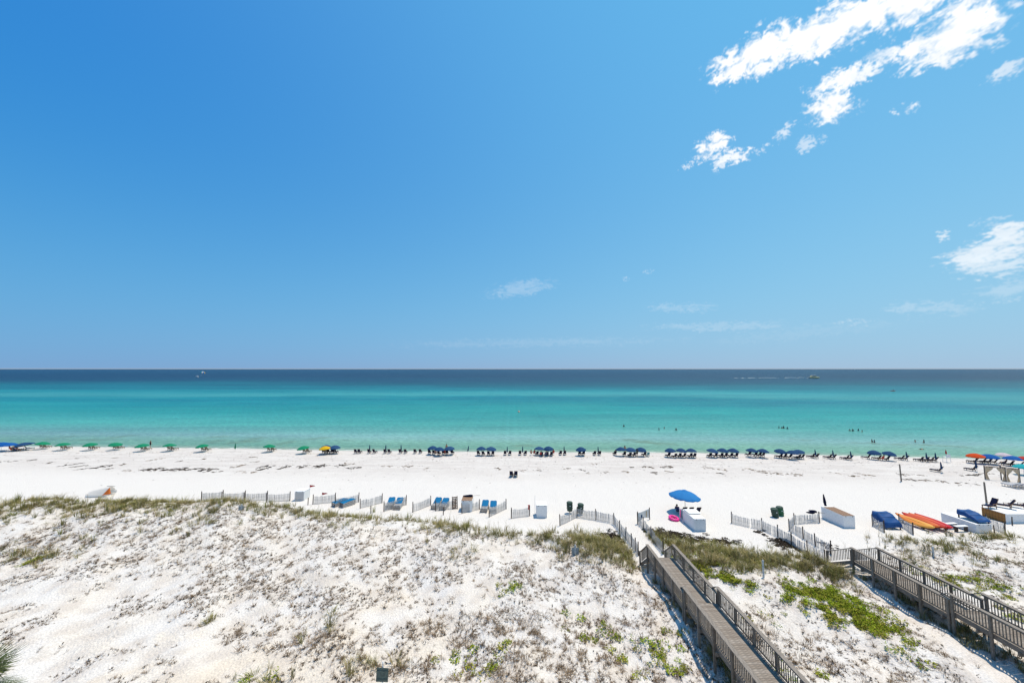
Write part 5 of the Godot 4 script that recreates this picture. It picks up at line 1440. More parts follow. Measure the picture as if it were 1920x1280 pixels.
func tarp_rack(x0: float, x1: float, d0: float, d1: float, y: float, high: float, low: float, label: String) -> void:
	# a rack under a blue cover that slopes down towards the dunes
	var t := thing("covered_rack", label, "covered rack", Vector3((x0 + x1) * 0.5, y, -(d0 + d1) * 0.5))
	var w := (x1 - x0) * 0.5
	var l := (d1 - d0) * 0.5
	var g := []
	for j in 13:
		var v := j / 12.0
		var row := []
		for i in 11:
			var u := i / 10.0
			var z := lerpf(-l, l, v)
			var top := high if v < 0.35 else lerpf(high, low, pow((v - 0.35) / 0.65, 1.15))
			var x := 0.0
			var yy := 0.0
			if u < 0.16: x = -w; yy = lerpf(top * 0.35, top, u / 0.16)
			elif u > 0.84: x = w; yy = lerpf(top, top * 0.35, (u - 0.84) / 0.16)
			else:
				x = lerpf(-w, w, (u - 0.16) / 0.68)
				yy = top + 0.03 * sin(j * 1.3 + i * 0.8) - 0.04 * sin(PI * (u - 0.16) / 0.68)
			row.append(Vector3(x + 0.015 * sin(j * 2.0 + i), yy, z))
		g.append(row)
	var last := []
	for i in 11:
		last.append(Vector3(g[12][i].x, maxf(g[12][i].y * 0.45, 0.12), l + 0.06))
	g.append(last)
	var s := Shape.new()
	s.grid(g)
	obj("tarp", s, M["tarp blue"], t)
	for q in [[-w + 0.1, -l + 0.1, high - 0.1], [w - 0.1, -l + 0.1, high - 0.1], [-w + 0.1, l - 0.1, low - 0.12], [w - 0.1, l - 0.1, low - 0.12]]:
		var p := Shape.new()
		p.box(Vector3(q[0], q[2] * 0.5 - 0.1, q[1]), Vector3(0.09, q[2] + 0.2, 0.09))
		obj("leg", p, M["chair wood"], t)
	for k in 3:
		var b := Shape.new()
		b.box(Vector3(0, 0.3, lerpf(-l + 0.2, l - 0.2, k / 2.0)), Vector3(w * 2.0 - 0.2, 0.08, 0.1))
		obj("crossbar", b, M["chair wood"], t)
	var hem := Shape.new()
	for z in [-l * 0.3, l * 0.3]:
		hem.box(Vector3(0, (high if z < 0 else lerpf(high, low, 0.42)) + 0.02, z), Vector3(w * 1.9, 0.015, 0.03))
	obj("seam", hem, M["tarp blue"], t)

func make_service() -> void:
	# the concession under the big umbrella
	var b := storage_box(19.95, 21.2, 41.0, 43.7, 1.3, "long white counter box in front of the big vented blue umbrella", "")
	var shelf := Shape.new()
	shelf.bevel_box(Vector3(0.12, 1.42, -0.55), Vector3(1.4, 0.05, 1.3), 0.01)
	obj("counter_top", shelf, M["white paint"], b)
	var u := thing("market_umbrella", "big vented sky blue umbrella shading dark chairs behind white counter", "umbrella", spot(21.5, 46.4))
	var p := Shape.new()
	p.tube(Vector3(0, -0.3, 0), Vector3(0, 2.75, 0), 0.03, 0.028, 10)
	obj("pole", p, M["pole wood"], u)
	var c := obj("canopy", canopy_shape(1.8, 0.62, 8, 0.16), M["canopy sky"], u, Transform3D(Basis.from_euler(Vector3(0.0, 0.3, -0.06)), Vector3(0, 2.72, 0)))
	var ve := canopy_shape(0.42, 0.14, 8, 0.06)
	obj("vent", ve, M["canopy sky"], c, Transform3D(Basis.IDENTITY, Vector3(0, 0.1, 0)))
	for i in 8:
		var r := Shape.new()
		var a := TAU * i / 8
		r.tube(Vector3(0, -0.08, 0), Vector3(cos(a) * 1.76, -0.66, sin(a) * 1.76), 0.012, 0.01, 4, false)
		obj("rib", r, M["pole metal"], c)
	var dc := beach_chair("upright_chair", M["navy cloth"], M["chair wood"])
	var k := 0
	for q in [[20.9, 45.9], [21.7, 45.9], [22.55, 45.8]]:
		copy(dc, spot(q[0], q[1]), 0.1, "dark upright chair under the big vented blue umbrella", "chairs under the big umbrella")
		k += 1
	person("sit", Color(0.2, 0.11, 0.07), Color(0.02, 0.02, 0.02), Color(0.015, 0.03, 0.1), Color(0.02, 0.02, 0.03), "person in navy shirt and cap sitting by the white counter", spot(20.2, 45.6, -0.1), -0.6)
	var ring := thing("swim_ring", "pink inflatable swim ring lying beside the white counter", "swim ring", spot(19.1, 44.2, -0.06))
	var tor := TorusMesh.new()
	tor.inner_radius = 0.32; tor.outer_radius = 0.62; tor.rings = 28; tor.ring_segments = 14
	obj("tube", tor, M["pink vinyl"], ring, Transform3D(Basis.from_euler(Vector3(0.1, 0, -0.12)), Vector3(0, 0.12, 0)))
	var vs := Shape.new()
	vs.tube(Vector3(0.0, 0.26, 0.47), Vector3(0.0, 0.31, 0.47), 0.025, 0.02, 8)
	obj("valve", vs, M["white paint"], ring)
	var bag := thing("beach_towel", "turquoise and pink towel hung on the white counter's end", "towel", Vector3(19.93, ground(19.95, 44.0), -44.0))
	for q in [[0.0, "teal cloth"], [0.34, "pink vinyl"]]:
		var tw := Shape.new()
		var g := []
		for j in 6:
			var row := []
			for i in 4:
				row.append(Vector3(-0.03 - 0.02 * sin(i * 2.0 + j), 0.25 + j * 0.19, 0.3 - q[0] - i * 0.1))
			g.append(row)
		tw.grid(g)
		obj("cloth", tw, M[q[1]], bag)
	var rack := Shape.new()
	rack.box(Vector3(0.0, 0.62, -0.1), Vector3(0.03, 1.25, 0.85))
	obj("rack", rack, M["white paint"], bag)
	# white box with boarded top, umbrellas and poles stacked behind
	storage_box(37.05, 38.3, 41.85, 44.8, 1.3, "long white storage box with reddish boarded top near tilted green bins", "light wood", 0.12)
	for q in [[0.0, -0.55, 1.0], [0.35, -0.5, 0.75]]:
		var rolled := closed_umbrella(2.4, M["navy cloth"])
		rolled.position = Vector3(36.95, ground(37, 44.5) + q[2] * 0.75, -44.3 - q[0])
		rolled.rotation = Vector3(0, 0.25, deg_to_rad(78 + q[0] * 10))
		tag(rolled, "rolled navy umbrella sticking out behind the boarded white box", "umbrella", "rolled umbrellas by the boarded box")
	for q in [[38.0, 45.1, 7, 2.7], [38.25, 45.1, 16, 2.1]]:
		var rolled := closed_umbrella(q[3], M["navy cloth"])
		rolled.position = spot(q[0], q[1])
		rolled.rotation.z = deg_to_rad(q[2])
		tag(rolled, "rolled navy umbrella propped upright behind the boarded white box", "umbrella", "propped umbrellas by the boarded box")
	bin(7.15, 46.2, 0.02, false, "dark green waste bin raised on a post with white sticker", 0.35)
	bin(8.35, 45.8, -0.06, false, "dark green waste bin raised on a post beside the fence", 0.25)
	bin(31.7, 45.0, 0.16, false, "dull green waste bin leaning over in the sand", 0.02)
	bin(32.75, 45.6, 0.12, true, "bright green waste bin leaning beside the dull one", 0.02)
	# white boxes along the dune
	var hut := storage_box(-6.35, -5.0, 46.7, 48.3, 1.35, "white box with tan panelled top and navy umbrella across it", "light wood")
	var roll := closed_umbrella(1.9, M["navy cloth"])
	roll.position = Vector3(-4.4, hut.position.y + 1.6, -48.0)
	roll.rotation = Vector3(0, 0, deg_to_rad(92))
	tag(roll, "rolled navy umbrella lying across the tan topped white box", "umbrella")
	storage_box(2.95, 4.2, 44.8, 46.1, 1.45, "plain white box standing alone between the slat fences", "")
	var flagpole := thing("flag_pole", "thin white pole beside the plain white box", "pole", spot(2.8, 45.7))
	var fp := Shape.new()
	fp.tube(Vector3(0, -0.2, 0), Vector3(0, 2.3, 0), 0.02, 0.015, 8)
	obj("shaft", fp, M["white paint"], flagpole)
	var cap := Shape.new()
	cap.lathe(Vector3(0, 2.3, 0), [Vector2(0.02, 0), Vector2(0.03, 0.02), Vector2(0, 0.05)], 8)
	obj("cap", cap, M["white paint"], flagpole)
	var door_box := storage_box(-29.5, -28.2, 50.6, 52.0, 1.25, "white box with grey front panel between red pennants", "")
	var dp := Shape.new()
	dp.box(Vector3(0, 0.62, 0.73), Vector3(1.05, 1.0, 0.03))
	obj("door", dp, M["grey paint"], door_box)
	for q in [[-28.0, 51.5, "red pennant on a white pole beside the grey fronted box"], [-25.6, 50.2, "red pennant on a low white pole beside the slat fence"]]:
		var fl := thing("pennant", q[2], "flag", spot(q[0], q[1]))
		var s := Shape.new()
		var hh := 1.9 if q[0] < -27 else 1.3
		s.tube(Vector3(0, -0.3, 0), Vector3(0, hh, 0), 0.02, 0.015, 8)
		obj("pole", s, M["white paint"], fl)
		var cl := Shape.new()
		var g := []
		for j in 5:
			var row := []
			for i in 6:
				var uu := i / 5.0
				row.append(Vector3(0.02 + uu * 0.75, hh - 0.04 - (j / 4.0) * 0.34 * (1.0 - uu * 0.85) - 0.12 * uu, 0.05 * sin(uu * 7.0)))
			g.append(row)
		cl.grid(g)
		obj("cloth", cl, M["red cloth"], fl)
	var red := thing("red_towel", "red towel hanging from the end post of a fence panel", "towel", spot(2.05, 45.3))
	var rt := Shape.new()
	var rg := []
	for j in 6:
		var row := []
		for i in 4: row.append(Vector3(-0.1 + i * 0.07, 1.32 - j * 0.11, 0.08 + 0.02 * sin(i * 2.5 + j)))
		rg.append(row)
	rt.grid(rg)
	obj("cloth", rt, M["red cloth"], red)
	var fold := Shape.new()
	fold.box(Vector3(0.0, 1.3, 0.05), Vector3(0.24, 0.05, 0.08))
	obj("fold", fold, M["red cloth"], red)
	for q in [[-22.6, 49.0, -0.5, 0], [-21.5, 48.8, -0.5, 0], [-15.7, 48.3, 0.1, 1], [-14.6, 48.1, 0.05, 1], [-9.75, 48.2, -0.15, 1], [-8.7, 48.0, -0.1, 1], [-3.45, 47.2, -0.08, 1], [-2.35, 47.0, 0.0, 1]]:
		var lab := "flat blue cushioned lounger stack between the red pennants and the dune"
		if q[0] > -5.0: lab = "raised blue cushioned lounger stack beside the tan topped white box"
		elif q[0] > -11.0: lab = "raised blue cushioned lounger stack beside the brown lounger on end"
		elif q[0] > -17.0: lab = "raised blue cushioned lounger stack alone behind its fence panel"
		lounger_stack(q[0], q[1], q[2], lab, q[3])
	var lean := thing("leaning_lounger", "brown lounger stood on end beside the tan topped white box", "lounger", spot(-7.3, 47.7), 0.35)
	for s in [-1.0, 1.0]:
		var f := Shape.new()
		f.box(Vector3(s * 0.32, 0.75, 0), Vector3(0.06, 1.55, 0.12), Basis(Vector3.RIGHT, -0.18))
		obj("side_rail", f, M["chair wood"], lean)
	for i in 8:
		var f := Shape.new()
		f.box(Vector3(0, 0.15 + i * 0.18, 0.02 - 0.03 * (i - 4)), Vector3(0.6, 0.12, 0.03), Basis(Vector3.RIGHT, -0.18))
		obj("slat", f, M["light wood"] if i % 3 else M["chair wood"], lean)
	# covered catamaran behind the grassy crest
	var cat := thing("covered_catamaran", "beached catamaran under white cover with orange sail showing", "catamaran", spot(-58.0, 52.6), 0.12)
	cat.scale = Vector3(0.68, 0.8, 0.68)
	for s in [-0.85, 0.85]:
		var g := []
		for j in 13:
			var uu := j / 12.0
			var w := 0.22 * pow(maxf(sin(PI * clampf(uu, 0.02, 0.98)), 0.0), 0.6)
			var row := []
			for i in 11:
				var a := -TAU * i / 10
				row.append(Vector3((uu - 0.5) * 4.2, 0.3 + sin(a) * 0.28 + 0.2 * uu * uu, s + cos(a) * w))
			g.append(row)
		var h := Shape.new()
		h.grid(g)
		obj("hull", h, M["boat white"], cat)
	var cg := []
	for j in 9:
		var v := j / 8.0
		var row := []
		for i in 11:
			var uu := i / 10.0
			row.append(Vector3((uu - 0.5) * 3.6, 0.5 + 1.1 * sin(PI * v) * (0.35 + 0.65 * uu) + 0.05 * sin(i * 2.0 + j * 1.3), (v - 0.5) * 2.3))
		cg.append(row)
	var cov := Shape.new()
	cov.grid(cg)
	obj("cover", cov, M["canvas white"], cat)
	var sail := Shape.new()
	sail.tri(Vector3(1.2, 0.35, 1.2), Vector3(2.3, 0.5, 1.1), Vector3(2.15, 1.6, 0.75))
	sail.tri(Vector3(2.3, 0.5, 1.1), Vector3(2.35, 0.5, 0.6), Vector3(2.15, 1.6, 0.75))
	obj("sail", sail, M["orange cloth"], cat)
	var mast := Shape.new()
	mast.tube(Vector3(1.4, 1.75, 0.5), Vector3(2.9, 1.72, 0.5), 0.04, 0.03, 8)
	obj("mast", mast, M["dark frame"], cat)
	# racks, kayaks and boats by the second boardwalk
	tarp_rack(41.2, 42.95, 41.3, 42.9, ground(42.1, 42.1) - 0.05, 1.5, 0.8, "rack under blue tarp inside the slat fence beside kayaks")
	var gk := ground(46, 42)
	for s in [[45.6, 43.3], [45.6, 41.2]]:
		var rk := thing("kayak_rack", "low timber bearer under the kayaks", "rack", Vector3(46.4, ground(46.4, s[1]) - 0.03, -s[1]), 0.0, "bearers under the kayaks")
		var bm := Shape.new()
		bm.box(Vector3(0, 0.3, 0), Vector3(2.9, 0.1, 0.1))
		obj("beam", bm, M["chair wood"], rk)
		for lx in [-1.2, 1.2]:
			var lg := Shape.new()
			lg.box(Vector3(lx, 0.1, 0), Vector3(0.1, 0.36, 0.1))
			obj("leg", lg, M["chair wood"], rk)
	var yel := Color(0.75, 0.40, 0.06)
	var ora := Color(0.70, 0.17, 0.025)
	var rd := Color(0.50, 0.018, 0.012)
	kayak(45.5, 42.2, gk + 0.36, 0.04, 0.45, ora, yel, "yellow and orange kayak on the low rack, nearest the blue tarp")
	kayak(46.35, 42.35, gk + 0.40, -0.03, 0.55, rd, ora, "red kayak tilted against the yellow and orange one")
	kayak(46.95, 42.2, gk + 0.38, -0.04, 0.5, ora, rd, "orange tailed red kayak in the middle of the rack")
	kayak(47.5, 42.1, gk + 0.36, -0.05, 0.45, rd, rd, "plain red kayak at the end of the rack")
	var wb := storage_box(49.75, 51.4, 40.2, 43.4, 0.95, "big white box partly under a blue tarp beside red kayaks", "")
	tarp_rack(50.15, 51.55, 40.35, 42.2, wb.position.y + 1.035, 0.8, 0.3, "blue tarp covered pile on top of the big white box")
	for q in [[48.6, 41.6, "white paint"], [48.7, 40.7, "white paint"]]:
		var bench := thing("white_bench", "low white bench beside the big white box", "bench", spot(q[0], q[1]), 0.1, "low white benches")
		var s := Shape.new()
		s.bevel_box(Vector3(0, 0.62, 0), Vector3(1.5, 0.06, 0.35), 0.01)
		obj("seat", s, M[q[2]], bench)
		for lx in [-0.6, 0.6]:
			var l := Shape.new()
			l.box(Vector3(lx, 0.28, 0), Vector3(0.08, 0.68, 0.3))
			obj("leg", l, M["dark frame"], bench)
	var bar := thing("bamboo_counter", "beach bar counter with orange bamboo cane side and white top", "counter", Vector3(59.0, ground(58, 44.3) - 0.05, -44.3))
	for i in 38:
		var s := Shape.new()
		s.tube(Vector3(-2.03, 0, 1.05 - i * 0.056), Vector3(-2.03, 1.12 + 0.04 * sin(i * 2.3), 1.05 - i * 0.056), 0.028, 0.026, 6)
		obj("cane", s, M["bamboo" if (i * 7) % 5 else "bamboo dark"], bar)
	var bb := Shape.new()
	bb.bevel_box(Vector3(0.0, 0.55, 0.0), Vector3(4.0, 1.1, 2.1), 0.01)
	obj("body", bb, M["white paint"], bar)
	var tt := Shape.new()
	tt.bevel_box(Vector3(0.1, 1.14, 0.0), Vector3(4.2, 0.06, 2.3), 0.012)
	obj("counter_top", tt, M["white paint"], bar)
	for q in [[57.6, 46.0, 0.5, "navy lounger set on the counter top above the bamboo canes"], [59.4, 46.0, -0.4, "navy lounger in the middle of the white counter top"], [61.2, 46.0, -0.2, "navy lounger at the far end of the white counter top"]]:
		var ch := beach_chair("bar_lounger", M["navy cloth"], M["light wood"])
		ch.position = Vector3(q[0], bar.position.y + 1.18, -44.9)
		ch.rotation = Vector3(0.0, 1.2 + q[2], 0.0)
		tag(ch, q[3], "lounger")
	# volleyball posts
	for q in [[62.95, 60.1], [63.5, 49.95]]:
		var vp := thing("volleyball_post", "tall bare wooden volleyball post on the open sand", "post", spot(q[0], q[1]), 0.0, "volleyball posts")
		vp.rotation.z = 0.03
		var s := Shape.new()
		s.tube(Vector3(0, -0.5, 0), Vector3(0, 2.75, 0), 0.1, 0.085, 10)
		obj("shaft", s, M["post wood"], vp)
		var hk := Shape.new()
		for y in [1.0, 2.5]:
			hk.tube(Vector3(-0.1, y, 0.05), Vector3(0.1, y, 0.05), 0.015, 0.015, 6)
		obj("hook", hk, M["wire"], vp)
	# curtained cabana
	var cb := thing("cabana", "dark framed cabana with tied beige curtains on open sand", "cabana", spot(80.6, 61.5))
	var posts := [Vector3(-2.4, 0, 0.1), Vector3(-0.7, 0, 1.4), Vector3(1.0, 0, 1.8), Vector3(0.0, 0, 0.3)]
	for p2: Vector3 in posts:
		var gy := ground(80.6 + p2.x, 61.5 - p2.z) - cb.position.y
		var s := Shape.new()
		s.box(p2 + Vector3(0, 1.1 + gy * 0.5, 0), Vector3(0.1, 2.3 - gy, 0.1))
		obj("post", s, M["dark frame"], cb)
	for q in [[0, 1], [1, 2], [2, 3], [3, 0], [1, 3]]:
		var s := Shape.new()
		s.tube(posts[q[0]] + Vector3(0, 2.12, 0), posts[q[1]] + Vector3(0, 2.12, 0), 0.05, 0.05, 6)
		obj("beam", s, M["dark frame"], cb)
	for q in [[0, 1], [1, 0], [1, 2], [2, 1]]:
		var way: Vector3 = (posts[q[1]] - posts[q[0]]).normalized()
		var front := Vector3(-way.z, 0, way.x)
		if front.z < 0: front = -front
		var g := []
		for j in 12:
			var v := j / 11.0
			var wid := lerpf(0.85, 0.16, smoothstep(0.0, 0.55, v)) if v < 0.55 else lerpf(0.16, 0.4, (v - 0.55) / 0.45)
			var row := []
			for i in 10:
				row.append(posts[q[0]] + way * (0.06 + wid * i / 9.0) + front * (0.08 + 0.05 * sin(i * 2.2)) + Vector3(0, 2.08 - v * 2.02, 0))
			g.append(row)
		var s := Shape.new()
		s.grid(g)
		obj("curtain", s, M["curtain"], cb)
	# grey loungers packed side by side
	for i in 9:
		var gl := thing("grey_lounger", "pale grey woven lounger in the packed row beside the cabana", "lounger", spot(76.3 + i * 0.75, 56.9 - i * 0.1), 0.1, "packed grey loungers")
		var s := Shape.new()
		s.bevel_box(Vector3(0, 0.42, -0.3), Vector3(0.6, 0.12, 1.3), 0.03)
		obj("bed", s, M["grey weave"], gl)
		var bk := Shape.new()
		bk.bevel_box(Vector3(0, 0.66, 0.6), Vector3(0.6, 0.08, 0.75), 0.03, Basis(Vector3.RIGHT, -0.6))
		obj("backrest", bk, M["grey weave"], gl)
		for q in [[-0.25, -0.8], [0.25, -0.8], [-0.25, 0.3], [0.25, 0.3]]:
			var l := Shape.new()
			l.box(Vector3(q[0], 0.18, q[1]), Vector3(0.05, 0.42, 0.05))
			obj("leg", l, M["grey paint"], gl)
	var ls := thing("lifeguard_stand", "small white stand with furled red flag near the waterline", "lifeguard stand", spot(87.6, 74.6))
	for q in [[-0.35, -0.3], [0.35, -0.3], [-0.35, 0.3], [0.35, 0.3]]:
		var l := Shape.new()
		l.tube(Vector3(q[0] * 1.2, -0.1, q[1] * 1.2), Vector3(q[0], 1.1, q[1]), 0.03, 0.03, 6)
		obj("leg", l, M["white paint"], ls)
	var se := Shape.new()
	se.bevel_box(Vector3(0, 1.05, 0), Vector3(0.85, 0.06, 0.75), 0.01)
	se.bevel_box(Vector3(0, 1.35, 0.35), Vector3(0.85, 0.5, 0.05), 0.01)
	obj("seat", se, M["white paint"], ls)
	var fpole := Shape.new()
	fpole.tube(Vector3(0, 1.0, 0), Vector3(0, 2.5, 0), 0.02, 0.02, 6)
	obj("flag_pole", fpole, M["dark frame"], ls)
	var ff := Shape.new()
	ff.lathe(Vector3(0, 1.6, 0), [Vector2(0.03, 0), Vector2(0.14, 0.15), Vector2(0.1, 0.5), Vector2(0.03, 0.85)], 8)
	obj("furled_flag", ff, M["red cloth"], ls)

func make_dune_things() -> void:
	var labels := ["pale marker post in the green patch between the boardwalks", "pale marker post between two grey panels in dune grass", "pale marker post in grass beyond the second boardwalk", "pale marker post half hidden in the crest grass"]
	var i := 0
	for q in [[20.12, 30.3, 1.3, false], [5.6, 33.4, 0.8, true], [38.2, 34.2, 0.85, false], [-30.4, 42.0, 0.6, true]]:
		var t := thing("marker_post", labels[i], "marker post", spot(q[0], q[1]))
		i += 1
		var h: float = q[2]
		var s := Shape.new()
		s.bevel_box(Vector3(0, h * 0.5 - 0.1, 0), Vector3(0.14, h + 0.2, 0.07), 0.01)
		obj("shaft", s, M["marker plastic"], t)
		var c := Shape.new()
		c.lathe(Vector3(0, h - 0.01, 0), [Vector2(0.075, 0.0), Vector2(0.06, 0.06), Vector2(0.0, 0.12)], 8)
		obj("cap", c, M["marker plastic"], t)
		if q[3]:
			for sx in [-1.0, 1.0]:
				var p := Shape.new()
				p.box(Vector3(sx * 0.2, h * 0.42, 0.02), Vector3(0.24, h * 0.75, 0.02))
				obj("panel", p, M["marker grey"], t)
	var sg := thing("sign_board", "square grey green sign seen from behind on a short post", "sign", spot(-6.72, 20.05))
	var sp := Shape.new()
	sp.tube(Vector3(0, -0.4, 0), Vector3(0, 1.95, 0), 0.035, 0.035, 8)
	obj("post", sp, M["pole metal"], sg)
	var sb := Shape.new()
	sb.bevel_box(Vector3(0, 1.43, 0.05), Vector3(0.62, 0.68, 0.02), 0.004, Basis(Vector3.BACK, -0.03))
	obj("board", sb, M["sign back"], sg)
	var stiff := Shape.new()
	stiff.box(Vector3(0, 1.62, 0.07), Vector3(0.58, 0.04, 0.02), Basis(Vector3.BACK, -0.03))
	stiff.box(Vector3(0, 1.22, 0.07), Vector3(0.58, 0.04, 0.02), Basis(Vector3.BACK, -0.03))
	obj("brace", stiff, M["sign back"], sg)
	var sc := Shape.new()
	sc.lathe(Vector3(0, 1.95, 0), [Vector2(0.035, 0.0), Vector2(0.05, 0.03), Vector2(0.03, 0.08), Vector2(0.0, 0.1)], 8)
	obj("cap", sc, M["white paint"], sg)
	# fan palm whose leaves reach into the corner
	var r := RandomNumberGenerator.new()
	r.seed = 8
	var px := -19.95
	var pd := 14.2
	var base := ground(px, pd)
	var crown := 7.6 - base
	var palm := thing("palm_tree", "fan palm with stiff green leaves in front of the dune", "palm", Vector3(px, base - 0.1, -pd))
	var tr := Shape.new()
	var prev := Vector3.ZERO
	for k in 12:
		var nx := Vector3(0.12 * sin(k * 0.3), crown * (k + 1) / 12.0, 0.05 * k / 12.0)
		tr.tube(prev, nx, 0.17 - 0.004 * k, 0.15 - 0.004 * k, 12, false)
		prev = nx
	obj("trunk", tr, M["post wood"], palm)
	for k in 20:
		var a := r.randf() * TAU
		var lift := r.randf_range(-0.6, 1.0)
		var dir := Vector3(cos(a) * cos(lift), sin(lift), sin(a) * cos(lift)).normalized()
		var side := dir.cross(Vector3.UP).normalized()
		var nrm := side.cross(dir).normalized()
		var stem := r.randf_range(0.5, 0.9)
		var s := Shape.new()
		s.tint = Color(0.10, 0.13, 0.03)
		s.tube(prev, prev + dir * stem, 0.018, 0.012, 5, false)
		var hub := prev + dir * stem
		for j in 20:
			var f := (j / 19.0 - 0.5) * 3.0
			var l := r.randf_range(0.85, 1.1) * (1.0 - 0.12 * absf(f))
			var out := (dir * cos(f) + side * sin(f)).normalized()
			var w := (side * cos(f) - dir * sin(f)).normalized() * 0.022
			var g := r.randf_range(0.7, 1.3)
			s.tint = Color(0.055, 0.085, 0.018).lerp(Color(0.17, 0.14, 0.05), r.randf() * 0.4) * g
			var m := hub + out * l * 0.6 + nrm * 0.05
			var e := hub + out * l - Vector3.UP * 0.05
			s.tri(hub, m + w, m - w); s.tri(m - w, m + w, e)
		obj("frond", s, M["palm leaf"], palm)

func hull_shape(L: float, W: float, Hh: float) -> Shape:
	var s := Shape.new()
	var g := []
	for j in 15:
		var u := j / 14.0
		var w := W * 0.5 * (1.0 if u < 0.55 else pow(maxf(0.0, 1.0 - pow((u - 0.55) / 0.45, 2.0)), 0.7))
		var row := []
		for i in 9:
			var a := PI * i / 8.0
			row.append(Vector3((u - 0.5) * L, Hh * (1.0 + 0.35 * u * u) - sin(a) * Hh * 1.5, cos(a) * maxf(w, 0.02)))
		g.append(row)
	s.grid(g)
	var deck := []
	for j in 15:
		deck.append([g[j][8], g[j][0]])
	s.grid(deck)
	return s

func make_sea_things() -> void:
	var boat := thing("tour_boat", "yellow and white tour boat speeding across the navy water", "boat", Vector3(616, 0, -742))
	obj("hull", hull_shape(22.0, 5.5, 2.2), M["boat yellow"], boat)
	var cab := Shape.new()
	cab.bevel_box(Vector3(-1.5, 4.0, 0), Vector3(10, 2.2, 4.2), 0.2)
	obj("cabin", cab, M["boat yellow"], boat)
	var win := Shape.new()
	win.box(Vector3(-1.5, 4.3, 2.12), Vector3(9, 0.9, 0.06))
	win.box(Vector3(-1.5, 4.3, -2.12), Vector3(9, 0.9, 0.06))
	obj("window", win, M["glass dark"], boat)
	var roof := Shape.new()
	roof.bevel_box(Vector3(-1.0, 5.5, 0), Vector3(8.5, 0.4, 4.6), 0.1)
	obj("roof", roof, M["boat white"], boat)
	var wake := Shape.new()
	for k in 110:
		var u := k / 110.0
		var x := -11.0 - u * 150.0
		var w := 1.2 + 3.5 * u
		for j in 8:
			var z := rng.randf_range(-w, w)
			var l := rng.randf_range(1.5, 4.0)
			var hh := rng.randf_range(1.2, 2.6) * (1.0 - u * 0.6)
			if rng.randf() < u * 0.5 or n_patch.get_noise_2d(x * 0.35, 5.0) < -0.22 + u * 0.3: continue
			wake.tri(Vector3(x - l, 0.02, z), Vector3(x + l, 0.02, z), Vector3(x, hh, z + 0.3))
			wake.tri(Vector3(x + l, 0.02, z - 0.6), Vector3(x - l, 0.02, z - 0.6), Vector3(x, hh, z - 0.3))
			wake.quad(Vector3(x - l, 0.03, z + 0.5), Vector3(x + l, 0.03, z + 0.5), Vector3(x + l, 0.03, z - 0.7), Vector3(x - l, 0.03, z - 0.7))
	var wo := obj("boat_wake", wake, M["foam"])
	wo.position = Vector3(616, 0.02, -742)
	tag(wo, "white foam trail behind the tour boat", "wake", "", "stuff")
	var towb := thing("parasail_boat", "small white boat towing a parasail far out on the water", "boat", Vector3(-722, 0, -835))
	obj("hull", hull_shape(8.0, 3.0, 1.1), M["boat white"], towb)
	var cb2 := Shape.new()
	cb2.bevel_box(Vector3(0.5, 2.0, 0), Vector3(2.6, 1.6, 2.0), 0.15)
	obj("cabin", cb2, M["boat white"], towb)
	var arch := Shape.new()
	arch.tube(Vector3(-2.5, 1.0, 1.2), Vector3(-2.8, 4.0, 0), 0.08, 0.08, 6)
	arch.tube(Vector3(-2.5, 1.0, -1.2), Vector3(-2.8, 4.0, 0), 0.08, 0.08, 6)
	obj("tow_arch", arch, M["boat white"], towb)
	var ps := thing("parasail", "colourful parasail canopy flying above its tow boat", "parasail", Vector3(-716, 1.0, -838))
	var cols := ["canopy yellow", "canopy green", "canopy sky", "canopy pink", "canopy blue", "canopy teal", "canopy pink", "canopy sky"]
	for i in 8:
		var s := Shape.new()
		var g := []
		for j in 7:
			var row := []
			for k in 4:
				var a := TAU * (i + k / 3.0) / 8.0
				var t := j / 6.0
				row.append(Vector3(cos(-a) * 4.6 * sin(t * PI / 2.0), 9.0 + 4.6 * cos(t * PI / 2.0) * 0.8, sin(-a) * 4.6 * sin(t * PI / 2.0)))
			g.append(row)
		s.grid(g)
		obj("gore", s, M[cols[i]], ps, Transform3D(Basis(Vector3.BACK, -0.35), Vector3.ZERO))
	var lines := Shape.new()
	for i in 8:
		var a := TAU * i / 8.0
		lines.tube(Vector3(cos(a) * 4.6, 9.0, sin(a) * 4.6), Vector3(0, 1.5, 0), 0.04, 0.04, 4, false)
	lines.tube(Vector3(0, 1.5, 0), Vector3(-8.0, 2.5, 3.0), 0.04, 0.04, 4, false)
	obj("line", lines, M["boat white"], ps, Transform3D(Basis(Vector3.BACK, -0.2), Vector3.ZERO))
	for q in [[2346.0, 5335.0, "distant white boat with wake on the horizon below clear sky", 26.0], [5045.0, 5335.0, "distant white boat on the horizon below thin clouds", 26.0]]:
		var far := thing("distant_boat", q[2], "boat", Vector3(q[0], 0, -q[1]))
		obj("hull", hull_shape(q[3] * 2.0, 8.0, 4.0), M["boat white"], far)
		var c := Shape.new()
		c.bevel_box(Vector3(0, 8.0, 0), Vector3(q[3], 6.0, 6.0), 0.3)
		obj("cabin", c, M["boat white"], far)
	var kk := thing("paddle_boat", "small reddish boat with a paddler on turquoise water", "boat", Vector3(333, 0, -319))
	obj("hull", hull_shape(4.2, 1.0, 0.3), M["canopy orange"], kk)
	person("sit", Color(0.3, 0.16, 0.1), Color(0.03, 0.02, 0.02), Color(0.03, 0.03, 0.03), Color(0.03, 0.03, 0.03), "paddler in dark clothes sitting in the small reddish boat", Vector3(333, -0.1, -319), 1.2)
	var by := thing("buoy", "round orange pink buoy floating on the turquoise water", "buoy", Vector3(3.1, 0, -166))
	var sp := Shape.new()
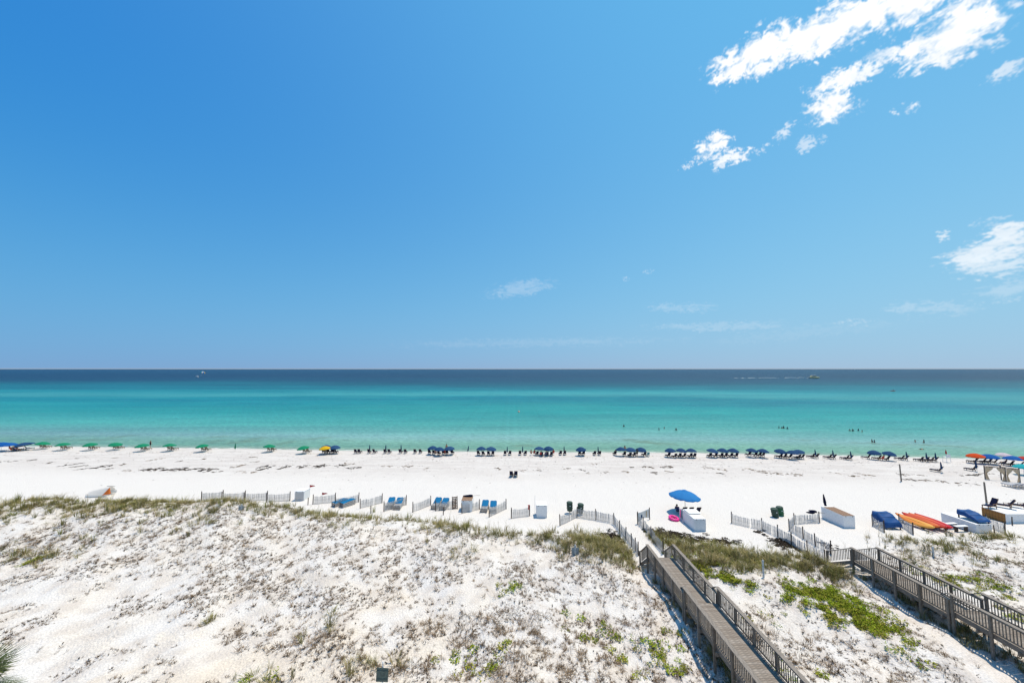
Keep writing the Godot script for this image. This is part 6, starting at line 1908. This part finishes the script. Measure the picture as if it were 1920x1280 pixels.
	sp.lathe(Vector3(0, 0, 0), [Vector2(0, -0.4), Vector2(0.35, -0.25), Vector2(0.5, 0.05), Vector2(0.38, 0.35), Vector2(0.1, 0.5)], 14)
	obj("float", sp, mat("buoy plastic", lin(0.7, 0.3, 0.2), 0.4), by)
	var st := Shape.new()
	st.tube(Vector3(0, 0.48, 0), Vector3(0, 0.62, 0), 0.08, 0.06, 8)
	obj("top_ring", st, M["white paint"], by)

func build_all() -> void:
	boardwalk(11.6, 13.75, 25.5, 32.2, 34.0, "grey timber boardwalk with stairs leading to the big blue umbrella")
	boardwalk(28.6, 30.65, 24.8, 31.7, 34.2, "grey timber boardwalk with stairs leading to the kayaks and racks")
	make_fences()
	make_service()
	make_dune_things()
	make_waterfront()
	make_people()
	make_sea_things()

func _ready() -> void:
	rng.seed = 20
	n_small.seed = 2; n_small.frequency = 0.45; n_small.fractal_octaves = 3
	n_fine.seed = 3; n_fine.frequency = 1.3; n_fine.fractal_octaves = 3
	n_patch.seed = 4; n_patch.frequency = 0.25; n_patch.fractal_octaves = 4
	var cam := Camera3D.new()
	cam.name = "camera"
	cam.position = Vector3(0, 19.5, 0)
	cam.rotation_degrees = Vector3(4.289, 0, 0)
	cam.fov = 86.53
	cam.near = 0.3
	cam.far = 60000.0
	add_child(cam)
	cam.current = true
	var towards_sun := Vector3(0.26, 1.0, -0.20).normalized()
	var env := Environment.new()
	env.background_mode = Environment.BG_SKY
	var sky := Sky.new()
	var pano := PanoramaSkyMaterial.new()
	pano.panorama = make_sky(towards_sun)
	sky.sky_material = pano
	env.sky = sky
	env.tonemap_mode = Environment.TONE_MAPPER_LINEAR
	env.tonemap_exposure = 1.0
	env.sdfgi_enabled = true
	env.ssao_enabled = true
	env.ssil_enabled = true
	var we := WorldEnvironment.new()
	we.name = "sky"
	we.environment = env
	add_child(we)
	var sun := DirectionalLight3D.new()
	sun.name = "sun"
	sun.light_energy = 1.5
	sun.light_color = Color(1.0, 0.945, 0.86)
	sun.light_angular_distance = 0.53
	sun.shadow_enabled = true
	add_child(sun)
	sun.look_at_from_position(Vector3.ZERO, -towards_sun, Vector3.FORWARD)
	make_materials()
	make_sand()
	make_sea()
	make_plants()
	build_all()
	print("done")
